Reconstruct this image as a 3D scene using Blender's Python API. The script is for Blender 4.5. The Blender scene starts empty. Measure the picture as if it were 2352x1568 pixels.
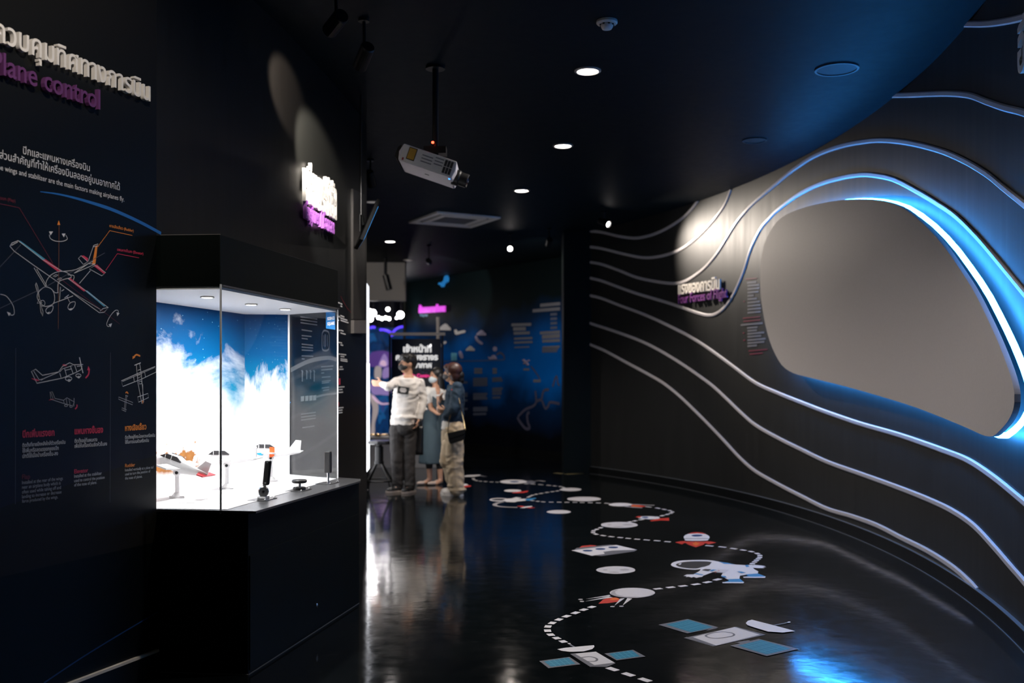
import bpy, math, random
from mathutils import Vector, Matrix, noise as mnoise
random.seed(7)
S = bpy.context.scene
COL = S.collection

# ------------------------------------------------------------------ camera, world, exposure
F = 35.0 / 36.0 * 2352.0          # focal length in pixels of the 2352x1568 frame
CXP, HYP, CH = 1176.0, 877.0, 1.38  # principal column, horizon row, eye height
cam_d = bpy.data.cameras.new('camera')
cam_d.lens = 35.0
cam_d.sensor_width = 36.0
cam_d.sensor_fit = 'HORIZONTAL'
cam_d.shift_y = 93.0 / 2352.0
cam_d.clip_start = 0.05
cam = bpy.data.objects.new('camera', cam_d)
cam.location = (0, 0, CH)
cam.rotation_euler = (math.pi / 2, 0, 0)
COL.objects.link(cam)
S.camera = cam
cam_d.dof.use_dof = True
cam_d.dof.focus_distance = 5.2
cam_d.dof.aperture_fstop = 2.0

w = bpy.data.worlds.new('world')
S.world = w
w.use_nodes = True
w.node_tree.nodes['Background'].inputs[0].default_value = (0.25, 0.5, 0.55, 1)
w.node_tree.nodes['Background'].inputs[1].default_value = 0.006
S.view_settings.view_transform = 'Standard'
S.view_settings.look = 'None'
S.view_settings.exposure = 0.0
S.view_settings.gamma = 1.0
try:
    S.view_settings.use_curve_mapping = False
except Exception:
    pass

CEIL = 3.66


def light(kind, name, loc, target, power, color=(1, .9, .8), size=.05, cone=60, blend=.6, sy=None):
    d = bpy.data.lights.new(name, kind)
    d.energy = power
    d.color = color
    if kind == 'SPOT':
        d.spot_size = math.radians(cone)
        d.spot_blend = blend
        d.shadow_soft_size = size
    elif kind == 'AREA':
        d.size = size
        if sy:
            d.shape = 'RECTANGLE'
            d.size_y = sy
        else:
            d.shape = 'DISK'
    else:
        d.shadow_soft_size = size
    o = bpy.data.objects.new(name, d)
    o.location = loc
    o.rotation_euler = (Vector(target) - Vector(loc)).to_track_quat('-Z', 'Y').to_euler()
    COL.objects.link(o)
    return o


# ------------------------------------------------------------------ pixel -> place
def ray(px, py):
    return Vector(((px - CXP) / F, 1.0, (HYP - py) / F))


O3 = Vector((0, 0, CH))


def aty(px, py, Y):
    return O3 + ray(px, py) * Y


def atz(px, py, z=0.0):
    r = ray(px, py)
    return O3 + r * ((z - CH) / r.z)


def hit_plane(px, py, p, n, off=0.0):
    r = ray(px, py)
    t = (Vector(p) + Vector(n) * off - O3).dot(n) / r.dot(n)
    return O3 + r * t


RC = Vector((-9.782, 8.353))
RR = 12.82


def hit_right(px, py, off=0.0):
    """point of the curved outer wall (a vertical cylinder), off metres in front of it"""
    r = ray(px, py)
    a = r.x * r.x + r.y * r.y
    b = -2 * (r.x * RC.x + r.y * RC.y)
    c = RC.x ** 2 + RC.y ** 2 - (RR - off) ** 2
    t = (-b + math.sqrt(b * b - 4 * a * c)) / (2 * a)
    return O3 + r * t


def right_n(p):
    d = Vector((RC.x - p.x, RC.y - p.y, 0))
    return d.normalized()


# ------------------------------------------------------------------ materials
MATS = {}


def mat(name, col=(.5, .5, .5), rough=.5, metal=0.0, emi=None, es=1.0, spec=.5, bump=0.0, bscale=60.0, coat=0.0):
    if name in MATS:
        return MATS[name]
    m = bpy.data.materials.new(name)
    m.use_nodes = True
    nt = m.node_tree
    b = nt.nodes['Principled BSDF']
    b.inputs['Base Color'].default_value = (*col, 1)
    b.inputs['Roughness'].default_value = rough
    b.inputs['Metallic'].default_value = metal
    b.inputs['Specular IOR Level'].default_value = spec
    b.inputs['Coat Weight'].default_value = coat
    if emi:
        b.inputs['Emission Color'].default_value = (*emi, 1)
        b.inputs['Emission Strength'].default_value = es
    tc = nt.nodes.new('ShaderNodeTexCoord')
    nz = nt.nodes.new('ShaderNodeTexNoise')
    nz.inputs['Scale'].default_value = bscale
    nz.inputs['Detail'].default_value = 4
    nt.links.new(tc.outputs['Object'], nz.inputs['Vector'])
    # slight mottling of the surface colour so nothing is perfectly flat
    mx = nt.nodes.new('ShaderNodeMix')
    mx.data_type = 'RGBA'
    mx.inputs[6].default_value = (*[c * .92 for c in col], 1)
    mx.inputs[7].default_value = (*[min(1, c * 1.06) for c in col], 1)
    nt.links.new(nz.outputs['Fac'], mx.inputs[0])
    nt.links.new(mx.outputs[2], b.inputs['Base Color'])
    if bump:
        bp = nt.nodes.new('ShaderNodeBump')
        bp.inputs['Strength'].default_value = bump
        bp.inputs['Distance'].default_value = .01
        nt.links.new(nz.outputs['Fac'], bp.inputs['Height'])
        nt.links.new(bp.outputs[0], b.inputs['Normal'])
    MATS[name] = m
    return m


def N(nt, typ, **kw):
    n = nt.nodes.new(typ)
    for k, v in kw.items():
        if k.startswith('i_'):
            n.inputs[k[2:].replace('_', ' ')].default_value = v
        else:
            setattr(n, k, v)
    return n


def ramp(nt, stops):
    r = nt.nodes.new('ShaderNodeValToRGB')
    e = r.color_ramp.elements
    while len(e) < len(stops):
        e.new(.5)
    for el, (p, c) in zip(e, stops):
        el.position = p
        el.color = (*c, 1)
    return r


def math_n(nt, op, a=None, b=None, clamp=False):
    n = nt.nodes.new('ShaderNodeMath')
    n.operation = op
    n.use_clamp = clamp
    for i, v in enumerate((a, b)):
        if v is None:
            continue
        if isinstance(v, (int, float)):
            n.inputs[i].default_value = v
        else:
            nt.links.new(v, n.inputs[i])
    return n.outputs[0]


def mixc(nt, fac, a, b):
    n = nt.nodes.new('ShaderNodeMix')
    n.data_type = 'RGBA'
    for i, v in ((0, fac), (6, a), (7, b)):
        if isinstance(v, (int, float)):
            n.inputs[i].default_value = v
        elif isinstance(v, tuple):
            n.inputs[i].default_value = (*v, 1)
        else:
            nt.links.new(v, n.inputs[i])
    return n.outputs[2]


def floor_material():
    m = bpy.data.materials.new('polished_concrete')
    m.use_nodes = True
    nt = m.node_tree
    b = nt.nodes['Principled BSDF']
    tc = nt.nodes.new('ShaderNodeTexCoord')
    n1 = N(nt, 'ShaderNodeTexNoise', i_Scale=.9, i_Detail=8.0, i_Roughness=.65)
    n2 = N(nt, 'ShaderNodeTexNoise', i_Scale=9.0, i_Detail=6.0, i_Roughness=.6)
    nt.links.new(tc.outputs['Object'], n1.inputs['Vector'])
    nt.links.new(tc.outputs['Object'], n2.inputs['Vector'])
    r1 = ramp(nt, [(.3, (.0025, .0035, .004)), (.55, (.0045, .006, .0065)), (.8, (.009, .010, .0105))])
    nt.links.new(n1.outputs['Fac'], r1.inputs[0])
    # thin pale scuffs and scratches
    mp = N(nt, 'ShaderNodeMapping')
    nt.links.new(tc.outputs['Object'], mp.inputs[0])
    wv = N(nt, 'ShaderNodeTexNoise', i_Scale=1.7, i_Detail=3.0, i_Distortion=1.2)
    nt.links.new(mp.outputs[0], wv.inputs['Vector'])
    d = math_n(nt, 'ABSOLUTE', math_n(nt, 'SUBTRACT', wv.outputs['Fac'], .5))
    line = math_n(nt, 'SUBTRACT', 1.0, math_n(nt, 'MULTIPLY', d, 400.0), True)
    gate = math_n(nt, 'GREATER_THAN', n2.outputs['Fac'], .58)
    sc = math_n(nt, 'MULTIPLY', line, math_n(nt, 'MULTIPLY', gate, .35))
    c = mixc(nt, sc, r1.outputs[0], (.07, .08, .085))
    nt.links.new(c, b.inputs['Base Color'])
    rr = N(nt, 'ShaderNodeMapRange')
    rr.inputs[1].default_value, rr.inputs[2].default_value = .3, .7
    rr.inputs[3].default_value, rr.inputs[4].default_value = .07, .13
    nt.links.new(n2.outputs['Fac'], rr.inputs[0])
    nt.links.new(rr.outputs[0], b.inputs['Roughness'])
    n3 = N(nt, 'ShaderNodeTexNoise', i_Scale=5.0, i_Detail=3.0)
    nt.links.new(tc.outputs['Object'], n3.inputs['Vector'])
    bp = N(nt, 'ShaderNodeBump', i_Strength=.10, i_Distance=.01)
    nt.links.new(n3.outputs['Fac'], bp.inputs['Height'])
    nt.links.new(bp.outputs[0], b.inputs['Normal'])
    b.inputs['Specular IOR Level'].default_value = .55
    return m


def wall_material(name, col, rough=.42, spec=.25):
    """dark satin wall paint with faint vertical roller streaks"""
    m = bpy.data.materials.new(name)
    m.use_nodes = True
    nt = m.node_tree
    b = nt.nodes['Principled BSDF']
    tc = nt.nodes.new('ShaderNodeTexCoord')
    mp = N(nt, 'ShaderNodeMapping')
    mp.inputs['Scale'].default_value = (6, 6, .5)
    nt.links.new(tc.outputs['Object'], mp.inputs[0])
    n1 = N(nt, 'ShaderNodeTexNoise', i_Scale=2.0, i_Detail=5.0)
    nt.links.new(mp.outputs[0], n1.inputs['Vector'])
    c = mixc(nt, n1.outputs['Fac'], tuple(x * .78 for x in col), tuple(x * 1.22 for x in col))
    nt.links.new(c, b.inputs['Base Color'])
    rr = N(nt, 'ShaderNodeMapRange')
    rr.inputs[3].default_value, rr.inputs[4].default_value = rough - .05, rough + .07
    nt.links.new(n1.outputs['Fac'], rr.inputs[0])
    nt.links.new(rr.outputs[0], b.inputs['Roughness'])
    bp = N(nt, 'ShaderNodeBump', i_Strength=.06, i_Distance=.01)
    nt.links.new(n1.outputs['Fac'], bp.inputs['Height'])
    nt.links.new(bp.outputs[0], b.inputs['Normal'])
    b.inputs['Specular IOR Level'].default_value = spec
    MATS[name] = m
    return m


def glass_material(name='case_glass', refl=1.0, tint=(.97, .99, .99)):
    m = bpy.data.materials.new(name)
    m.use_nodes = True
    nt = m.node_tree
    nt.nodes.clear()
    out = nt.nodes.new('ShaderNodeOutputMaterial')
    tr = nt.nodes.new('ShaderNodeBsdfTransparent')
    tr.inputs[0].default_value = (*tint, 1)
    gl = nt.nodes.new('ShaderNodeBsdfGlossy')
    gl.inputs['Roughness'].default_value = .0
    lw = nt.nodes.new('ShaderNodeLayerWeight')
    lw.inputs[0].default_value = .5
    mx = nt.nodes.new('ShaderNodeMixShader')
    sch = math_n(nt, 'ADD', math_n(nt, 'MULTIPLY', math_n(nt, 'POWER', lw.outputs['Facing'], 5.0), .96), .04)
    f = math_n(nt, 'MULTIPLY', sch, refl, True)
    nt.links.new(f, mx.inputs[0])
    nt.links.new(tr.outputs[0], mx.inputs[1])
    nt.links.new(gl.outputs[0], mx.inputs[2])
    nt.links.new(mx.outputs[0], out.inputs[0])
    MATS[name] = m
    return m


# ------------------------------------------------------------------ mesh helpers; a shape is (verts, faces)
def join(*shapes):
    v, f = [], []
    for sv, sf in shapes:
        k = len(v)
        v += [Vector(p) for p in sv]
        f += [tuple(i + k for i in q) for q in sf]
    return v, f


def moved(s, off=(0, 0, 0), rz=0.0, M=None):
    R = M or (Matrix.Translation(Vector(off)) @ Matrix.Rotation(rz, 4, 'Z'))
    return [R @ Vector(p) for p in s[0]], s[1]


def box(c, s, rz=0.0):
    x, y, z = s[0] / 2, s[1] / 2, s[2] / 2
    v = [(-x, -y, -z), (x, -y, -z), (x, y, -z), (-x, y, -z), (-x, -y, z), (x, -y, z), (x, y, z), (-x, y, z)]
    f = [(0, 3, 2, 1), (4, 5, 6, 7), (0, 1, 5, 4), (1, 2, 6, 5), (2, 3, 7, 6), (3, 0, 4, 7)]
    return moved((v, f), c, rz)


def prism(poly, z0, z1):
    """vertical prism over a 2-D polygon"""
    n = len(poly)
    a = sum(poly[i][0] * poly[(i + 1) % n][1] - poly[(i + 1) % n][0] * poly[i][1] for i in range(n))
    if a < 0:
        poly = poly[::-1]
    v = [Vector((p[0], p[1], z0)) for p in poly] + [Vector((p[0], p[1], z1)) for p in poly]
    f = [tuple(range(n))[::-1], tuple(range(n, 2 * n))] + [(i, (i + 1) % n, n + (i + 1) % n, n + i) for i in range(n)]
    return v, f


def slab(pts, vec):
    """flat 3-D polygon pushed along vec"""
    vec = Vector(vec)
    n = len(pts)
    v = [Vector(p) for p in pts] + [Vector(p) + vec for p in pts]
    f = [tuple(range(n)), tuple(range(n, 2 * n))[::-1]] + [(i, n + i, n + (i + 1) % n, (i + 1) % n) for i in range(n)]
    return v, f


def flat(pts):
    return [Vector(p) for p in pts], [tuple(range(len(pts)))]


def tube(pts, r, n=8, closed=False, cap=True):
    pts = [Vector(p) for p in pts]
    m = len(pts)
    rs = r if isinstance(r, (list, tuple)) else [r] * m
    v, f = [], []
    up = Vector((0, 0, 1))
    prev = None
    for i, p in enumerate(pts):
        a = pts[(i - 1) % m] if (closed or i > 0) else p
        b = pts[(i + 1) % m] if (closed or i < m - 1) else p
        t = (b - a).normalized() if (b - a).length > 1e-9 else Vector((0, 0, 1))
        if prev is None:
            x = t.orthogonal().normalized()
        else:
            x = prev - t * prev.dot(t)
            x = x.normalized() if x.length > 1e-6 else t.orthogonal().normalized()
        prev = x
        y = t.cross(x)
        for k in range(n):
            an = 2 * math.pi * k / n
            v.append(p + (x * math.cos(an) + y * math.sin(an)) * rs[i])
    for i in range(m if closed else m - 1):
        j = (i + 1) % m
        for k in range(n):
            f.append((i * n + k, i * n + (k + 1) % n, j * n + (k + 1) % n, j * n + k))
    if cap and not closed:
        f.append(tuple(range(n))[::-1])
        f.append(tuple(range((m - 1) * n, m * n)))
    return v, f


def lathe(prof, c=(0, 0, 0), n=24, M=None):
    """profile [(r, z)] turned about the vertical axis"""
    v, f = [], []
    for r, z in prof:
        for k in range(n):
            a = 2 * math.pi * k / n
            v.append(Vector((r * math.cos(a), r * math.sin(a), z)))
    m = len(prof)
    for i in range(m - 1):
        for k in range(n):
            f.append((i * n + k, i * n + (k + 1) % n, (i + 1) * n + (k + 1) % n, (i + 1) * n + k))
    if prof[0][0] > 1e-6:
        f.append(tuple(range(n))[::-1])
    if prof[-1][0] > 1e-6:
        f.append(tuple(range((m - 1) * n, m * n)))
    if M is not None:
        return [M @ p for p in v], f
    return [p + Vector(c) for p in v], f


def aim(c, d):
    """matrix that puts +z along d at c"""
    return Matrix.Translation(Vector(c)) @ Vector(d).to_track_quat('Z', 'Y').to_matrix().to_4x4()


def cr(pts, n=6, closed=False):
    """Catmull-Rom through the points"""
    P = [Vector(p) for p in pts]
    m = len(P)
    out = []
    for i in range(m if closed else m - 1):
        g = (lambda k: P[k % m]) if closed else (lambda k: P[max(0, min(m - 1, k))])
        a, b, c, d = g(i - 1), g(i), g(i + 1), g(i + 2)
        for k in range(n):
            t = k / n
            out.append(.5 * ((2 * b) + (c - a) * t + (2 * a - 5 * b + 4 * c - d) * t * t + (3 * b - a - 3 * c + d) * t ** 3))
    if not closed:
        out.append(P[-1])
    return out


def wloc(o):
    p = Vector((0, 0, 0))
    while o is not None:
        p += o.location
        o = o.parent
    return p


def mk(name, shape, m, parent=None, smooth=False, bevel=0.0, label=None):
    """one mesh object from world-space geometry, parented if asked"""
    me = bpy.data.meshes.new(name)
    off = wloc(parent) if parent is not None else Vector((0, 0, 0))
    me.from_pydata([Vector(p) - off for p in shape[0]], [], shape[1])
    me.validate()
    me.update()
    o = bpy.data.objects.new(name, me)
    COL.objects.link(o)
    if m:
        me.materials.append(m if not isinstance(m, str) else MATS[m])
    if parent is not None:
        o.parent = parent
    if smooth:
        for p in me.polygons:
            p.use_smooth = True
    if bevel:
        b = o.modifiers.new('edge', 'BEVEL')
        b.width = bevel
        b.segments = 2
        b.limit_method = 'ANGLE'
    if label:
        o['label'] = label
    return o


def mks(name, shapes, m, parent=None, label=None, gap=0.0, **kw):
    """several printed pieces: those closer than gap form one part, the others parts of their own"""
    groups = []
    for v, f in shapes:
        b = ([min(p[i] for p in v) for i in range(3)], [max(p[i] for p in v) for i in range(3)], (v, f))
        hit = [g for g in groups if any(all(b[0][i] - gap <= o[1][i] and o[0][i] - gap <= b[1][i] for i in range(3)) for o in g)]
        new = [b]
        for g in hit:
            new += g
        groups = [g for g in groups if not any(g is h for h in hit)] + [new]
    for g in groups:
        mk(name, join(*[o[2] for o in g]), m, parent, label=label, **kw)


def tag(o, label, cat, group=None):
    o['label'] = label
    o['category'] = cat
    if group:
        o['group'] = group
    return o


def thing(name, label, cat, loc=(0, 0, 0), group=None):
    o = bpy.data.objects.new(name, None)
    o.empty_display_size = .1
    o.location = loc
    COL.objects.link(o)
    return tag(o, label, cat, group)


def struct(name, shape, m, smooth=False, parent=None):
    o = mk(name, shape, m, parent, smooth)
    o['kind'] = 'structure'
    return o


_TXT = {}


def glyphs(body, bold=0.0, ext=0.0):
    """flat or thick letters: verts in the text's own x (right), y (up), z (out)"""
    key = (body, bold, ext)
    if key in _TXT:
        return _TXT[key]
    cu = bpy.data.curves.new('t', 'FONT')
    cu.body = body
    cu.extrude = ext
    cu.offset = bold
    cu.resolution_u = 3
    o = bpy.data.objects.new('t', cu)
    COL.objects.link(o)
    dg = bpy.context.evaluated_depsgraph_get()
    me = bpy.data.meshes.new_from_object(o.evaluated_get(dg))
    v = [p.co.copy() for p in me.vertices]
    f = [tuple(p.vertices) for p in me.polygons]
    bpy.data.objects.remove(o)
    bpy.data.curves.remove(cu)
    bpy.data.meshes.remove(me)
    _TXT[key] = (v, f)
    return _TXT[key]


def text(body, a, b, n, ys=1.0, bold=0.0, thick=0.0, lift=.002):
    """letters whose baseline runs from point a to point b on a surface with normal n"""
    a, b, n = Vector(a), Vector(b), Vector(n).normalized()
    v, f = glyphs(body, bold, 1.0 if thick else 0.0)
    x0, x1 = min(p.x for p in v), max(p.x for p in v)
    s = (b - a).length / (x1 - x0)
    ex = (b - a).normalized()
    ey = n.cross(ex)
    out = []
    for p in v:
        z = lift + ((p.z + 1) / 2 * thick if thick else 0)
        out.append(a + ex * ((p.x - x0) * s) + ey * (p.y * s * ys) + n * z)
    return out, f


def ribbon(pts, n, width, lift=.002, closed=False):
    """flat line of the given width lying on a surface with normal n (vector or function of point)"""
    pts = [Vector(p) for p in pts]
    nf = n if callable(n) else (lambda p: n)
    v, f = [], []
    m = len(pts)
    for i, p in enumerate(pts):
        a = pts[(i - 1) % m] if closed or i else p
        b = pts[(i + 1) % m] if closed or i < m - 1 else p
        nn = Vector(nf(p))
        t = (b - a)
        t = t.normalized() if t.length > 1e-9 else Vector((1, 0, 0))
        s = nn.cross(t).normalized() * (width / 2)
        v += [p + s + nn * lift, p - s + nn * lift]
    for i in range(m if closed else m - 1):
        j = (i + 1) % m
        f.append((2 * i, 2 * i + 1, 2 * j + 1, 2 * j))
    return v, f


def ell(cx, cy, rx, ry, n=28, a0=0):
    return [(cx + rx * math.cos(a0 + 2 * math.pi * k / n), cy + ry * math.sin(a0 + 2 * math.pi * k / n)) for k in range(n)]


def solidify_union(prims, voxel=.012, smooth=6):
    """join closed shapes into one continuous surface (voxel remesh + smoothing); returns a shape"""
    s = join(*prims)
    me = bpy.data.meshes.new('u')
    me.from_pydata(s[0], [], s[1])
    me.update()
    o = bpy.data.objects.new('u', me)
    COL.objects.link(o)
    r = o.modifiers.new('r', 'REMESH')
    r.mode = 'VOXEL'
    r.voxel_size = voxel
    if smooth:
        sm = o.modifiers.new('s', 'SMOOTH')
        sm.factor = .5
        sm.iterations = smooth
    dg = bpy.context.evaluated_depsgraph_get()
    m2 = bpy.data.meshes.new_from_object(o.evaluated_get(dg))
    v = [p.co.copy() for p in m2.vertices]
    f = [tuple(p.vertices) for p in m2.polygons]
    bpy.data.objects.remove(o)
    bpy.data.meshes.remove(me)
    bpy.data.meshes.remove(m2)
    return v, f


def wrinkle(s, amp, sx=9.0, sz=22.0, seed=0.0):
    """cloth folds: push the surface in and out along its normals with stretched noise"""
    v, f = s
    nrm = [Vector((0, 0, 0)) for _ in v]
    for q in f:
        n = (v[q[1]] - v[q[0]]).cross(v[q[2]] - v[q[0]])
        for i in q:
            nrm[i] += n
    out = []
    for p, n in zip(v, nrm):
        q = Vector((p.x * sx + seed, p.y * sx, p.z * sz + 2.0 * mnoise.noise(Vector((p.x * 6, p.y * 6, p.z * 4 + seed)))))
        k = mnoise.noise(q) + .5 * mnoise.noise(q * 2.1)
        out.append(p + n.normalized() * (k * amp) if n.length > 0 else p)
    return out, f


def cap(p0, r0, p1, r1, n=14, flat_y=1.0):
    """tapered capsule"""
    p0, p1 = Vector(p0), Vector(p1)
    d = p1 - p0
    L = d.length
    M = aim(p0, d if L > 1e-6 else (0, 0, 1))
    prof = [(0.0, -r0)]
    for k in range(1, 5):
        a = math.pi / 2 * (1 - k / 4)
        prof.append((r0 * math.cos(a), -r0 * math.sin(a)))
    for k in range(0, 5):
        a = math.pi / 2 * k / 4
        prof.append((max(1e-5, r1 * math.cos(a)) if k < 4 else 0.0, L + r1 * math.sin(a)))
    return lathe(prof, n=n, M=M)


def elli(c, r, rot=None, n=18):
    prof = []
    for k in range(n // 2 + 1):
        a = -math.pi / 2 + math.pi * k / (n // 2)
        prof.append((abs(math.cos(a)) if 0 < k < n // 2 else 0.0, math.sin(a)))
    M = Matrix.Translation(Vector(c)) @ (rot or Matrix.Identity(4)) @ Matrix.Diagonal((*r, 1))
    return lathe(prof, n=n, M=M)


def loft(secs, n=20):
    """closed loft through elliptical sections (centre, rx, ry, yaw) stacked upward"""
    v, f = [], []
    for c, rx, ry, yaw in secs:
        for k in range(n):
            a = 2 * math.pi * k / n
            ca, sa = math.cos(a), math.sin(a)
            x = math.copysign(abs(ca) ** .85, ca) * rx
            y = math.copysign(abs(sa) ** .85, sa) * ry
            v.append(Vector(c) + Vector((x * math.cos(yaw) - y * math.sin(yaw), x * math.sin(yaw) + y * math.cos(yaw), 0)))
    m = len(secs)
    for i in range(m - 1):
        for k in range(n):
            f.append((i * n + k, i * n + (k + 1) % n, (i + 1) * n + (k + 1) % n, (i + 1) * n + k))
    f.append(tuple(range(n))[::-1])
    f.append(tuple(range((m - 1) * n, m * n)))
    return v, f

# ================================================================== STRUCTURE
wall_material('black_paint', (.0025, .0055, .0055), .5, .12)
wall_material('curved_black_paint', (.0120, .0125, .0120), .52, .40)
wall_material('ceiling_paint', (.0028, .009, .014), .55, .10)
mat('skirting_black', (.005, .006, .0065), .4, spec=.25)
mat('soft_white_edge', (.55, .53, .5), .5)
FLOOR = floor_material()

struct('floor', slab([(-8, -1.5, -.1), (5, -1.5, -.1), (5, 28, -.1), (-8, 28, -.1)], (0, 0, .1)), FLOOR)
struct('ceiling', slab([(-8, -1.5, CEIL), (5, -1.5, CEIL), (5, 28, CEIL), (-8, 28, CEIL)], (0, 0, .1)), MATS['ceiling_paint'])

# --- curved outer wall with its skirting
def arc_pts(r, y0, y1, n=60):
    out = []
    a0 = math.asin((y0 - RC.y) / r)
    a1 = math.asin((y1 - RC.y) / r)
    for i in range(n + 1):
        a = a0 + (a1 - a0) * i / n
        out.append((RC.x + r * math.cos(a), RC.y + r * math.sin(a)))
    return out


def arc_wall(r0, r1, y0, y1, z0, z1, n=60):
    a, b = arc_pts(r0, y0, y1, n), arc_pts(r1, y0, y1, n)
    v, f = [], []
    for (p, q) in zip(a, b):
        v += [Vector((*p, z0)), Vector((*p, z1)), Vector((*q, z1)), Vector((*q, z0))]
    for i in range(n):
        for k in range(4):
            f.append((i * 4 + k, i * 4 + (k + 1) % 4, (i + 1) * 4 + (k + 1) % 4, (i + 1) * 4 + k))
    f += [(3, 2, 1, 0), (n * 4, n * 4 + 1, n * 4 + 2, n * 4 + 3)]
    return v, f


struct('wall_right', arc_wall(RR + .025, RR + .2, 2.7, 15.1, 0, CEIL, 90), MATS['curved_black_paint'], smooth=False)
struct('baseboard_right', arc_wall(RR, RR + .025, 2.7, 15.02, 0, .105, 90), MATS['skirting_black'])
struct('trim_2', arc_wall(RR - .001, RR + .025, 2.7, 15.0, .105, .109, 90), mat('grey_edge', (.10, .11, .12), .4))
struct('trim_3', arc_wall(RR - .006, RR, 2.7, 15.0, 0, .004, 90), mat('sealant_grey', (.07, .075, .08), .5))
RR += .025          # from here on the wall's own face

# --- pier that closes the far end of the curved wall
struct('wall_pier', box((1.14, 15.33, CEIL / 2), (.72, .6, CEIL)), MATS['black_paint'])
# --- far wall behind the visitors
BWA, BWB = Vector((1.70, 17.05, 0)), Vector((-2.437, 22.84, 0))
bw_dir = (BWB - BWA).normalized()
bw_n = Vector((-bw_dir.y, bw_dir.x, 0))
if bw_n.y > 0:
    bw_n = -bw_n
back = -bw_n * .2


def bw_material():
    """printed wall film: black with a deep blue-lit band, faint map haze"""
    m = bpy.data.materials.new('blue_print_film')
    m.use_nodes = True
    nt = m.node_tree
    b = nt.nodes['Principled BSDF']
    tc = nt.nodes.new('ShaderNodeTexCoord')
    sp = nt.nodes.new('ShaderNodeSeparateXYZ')
    nt.links.new(tc.outputs['Object'], sp.inputs[0])
    nz = N(nt, 'ShaderNodeTexNoise', i_Scale=.9, i_Detail=5.0)
    nt.links.new(tc.outputs['Object'], nz.inputs['Vector'])
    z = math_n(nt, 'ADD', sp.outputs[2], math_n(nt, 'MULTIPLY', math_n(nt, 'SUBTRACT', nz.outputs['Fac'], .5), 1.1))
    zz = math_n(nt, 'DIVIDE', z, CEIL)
    r = ramp(nt, [(.12, (.004, .005, .008)), (.28, (.003, .022, .08)), (.42, (.001, .13, .56)), (.53, (.001, .10, .44)), (.66, (.003, .024, .085)), (.78, (.004, .009, .011))])  # the band's blue-lit look is put into the print colour
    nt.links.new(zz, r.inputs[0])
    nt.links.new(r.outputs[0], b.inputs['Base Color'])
    b.inputs['Roughness'].default_value = .5
    b.inputs['Specular IOR Level'].default_value = .03
    return m


BW = bw_material()
struct('wall_back', slab([BWA, BWB, BWB + Vector((0, 0, CEIL)), BWA + Vector((0, 0, CEIL))], back), BW)
struct('baseboard_back', slab([BWA + bw_n * .02, BWB + bw_n * .02, BWB + bw_n * .02 + Vector((0, 0, .1)), BWA + bw_n * .02 + Vector((0, 0, .1))], -bw_n * .02), MATS['skirting_black'])


def hit_back(px, py, off=0.0):
    return hit_plane(px, py, BWA, bw_n, off)


# --- graphic wall on the near side (flat) and the inner wall that curves away
WA = Vector((-1.69, 4.731, 0))
wa_dir = Vector((.335, .942, 0)).normalized()
WN = Vector((wa_dir.y, -wa_dir.x, 0))          # faces the corridor


def hit_left(px, py, off=0.0):
    return hit_plane(px, py, WA, WN, off)


def left_print():
    """printed graphic film: black fading to navy, a brownish glow painted at the top, a brown mountain slope low down"""
    m = bpy.data.materials.new('graphic_film')
    m.use_nodes = True
    nt = m.node_tree
    b = nt.nodes['Principled BSDF']
    tc = nt.nodes.new('ShaderNodeTexCoord')
    sp = nt.nodes.new('ShaderNodeSeparateXYZ')
    nt.links.new(tc.outputs['Object'], sp.inputs[0])
    nz = N(nt, 'ShaderNodeTexNoise', i_Scale=1.2, i_Detail=4.0)
    nt.links.new(tc.outputs['Object'], nz.inputs['Vector'])
    zz = math_n(nt, 'DIVIDE', sp.outputs[2], CEIL)
    r = ramp(nt, [(.24, (.013, .012, .021)), (.34, (.004, .006, .012)), (.44, (.0015, .0035, .0065)), (.55, (.0018, .003, .0034)), (.9, (.010, .0095, .0085))])  # paler brown top stop paints the glow high on the wall
    nt.links.new(zz, r.inputs[0])
    # slope: brown below the line that falls toward the viewer
    yl = math_n(nt, 'SUBTRACT', sp.outputs[2], math_n(nt, 'MULTIPLY', math_n(nt, 'SUBTRACT', sp.outputs[1], 4.73), .17))
    slope = math_n(nt, 'LESS_THAN', yl, 1.035)
    c = mixc(nt, slope, r.outputs[0], (.012, .0105, .008))
    low = math_n(nt, 'LESS_THAN', sp.outputs[2], .62)
    c = mixc(nt, low, c, (.0015, .003, .0032))
    nt.links.new(c, b.inputs['Base Color'])
    b.inputs['Roughness'].default_value = .42
    b.inputs['Specular IOR Level'].default_value = .2
    return m


LP = left_print()
Z = Vector((0, 0, 1))
wa0 = WA - wa_dir * 4.6
struct('wall_left', slab([wa0, WA, WA + Z * CEIL, wa0 + Z * CEIL], -WN * .16), LP)
struct('baseboard_left', slab([wa0 + WN * .018, WA + WN * .018, WA + WN * .018 + Z * .1, wa0 + WN * .018 + Z * .1], -WN * .018), MATS['skirting_black'])
struct('trim_1', slab([wa0 + WN * .016 + Z * .1, WA + WN * .016 + Z * .1, WA + WN * .016 + Z * .112, wa0 + WN * .016 + Z * .112], -WN * .016), mat('pale_skirting_edge', (.85, .78, .66), .4))

# inner wall: plan points, full height beyond the display case, only above it alongside
IN1 = [Vector(p) for p in ((-1.70, 4.76, 0), (-1.60, 5.6, 0), (-1.50, 6.25, 0), (-1.465, 6.53, 0))]
IN2 = [Vector(p) for p in ((-1.465, 6.53, 0), (-1.425, 6.95, 0), (-1.36, 7.65, 0), (-1.31, 8.3, 0), (-1.285, 8.8, 0))]


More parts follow.
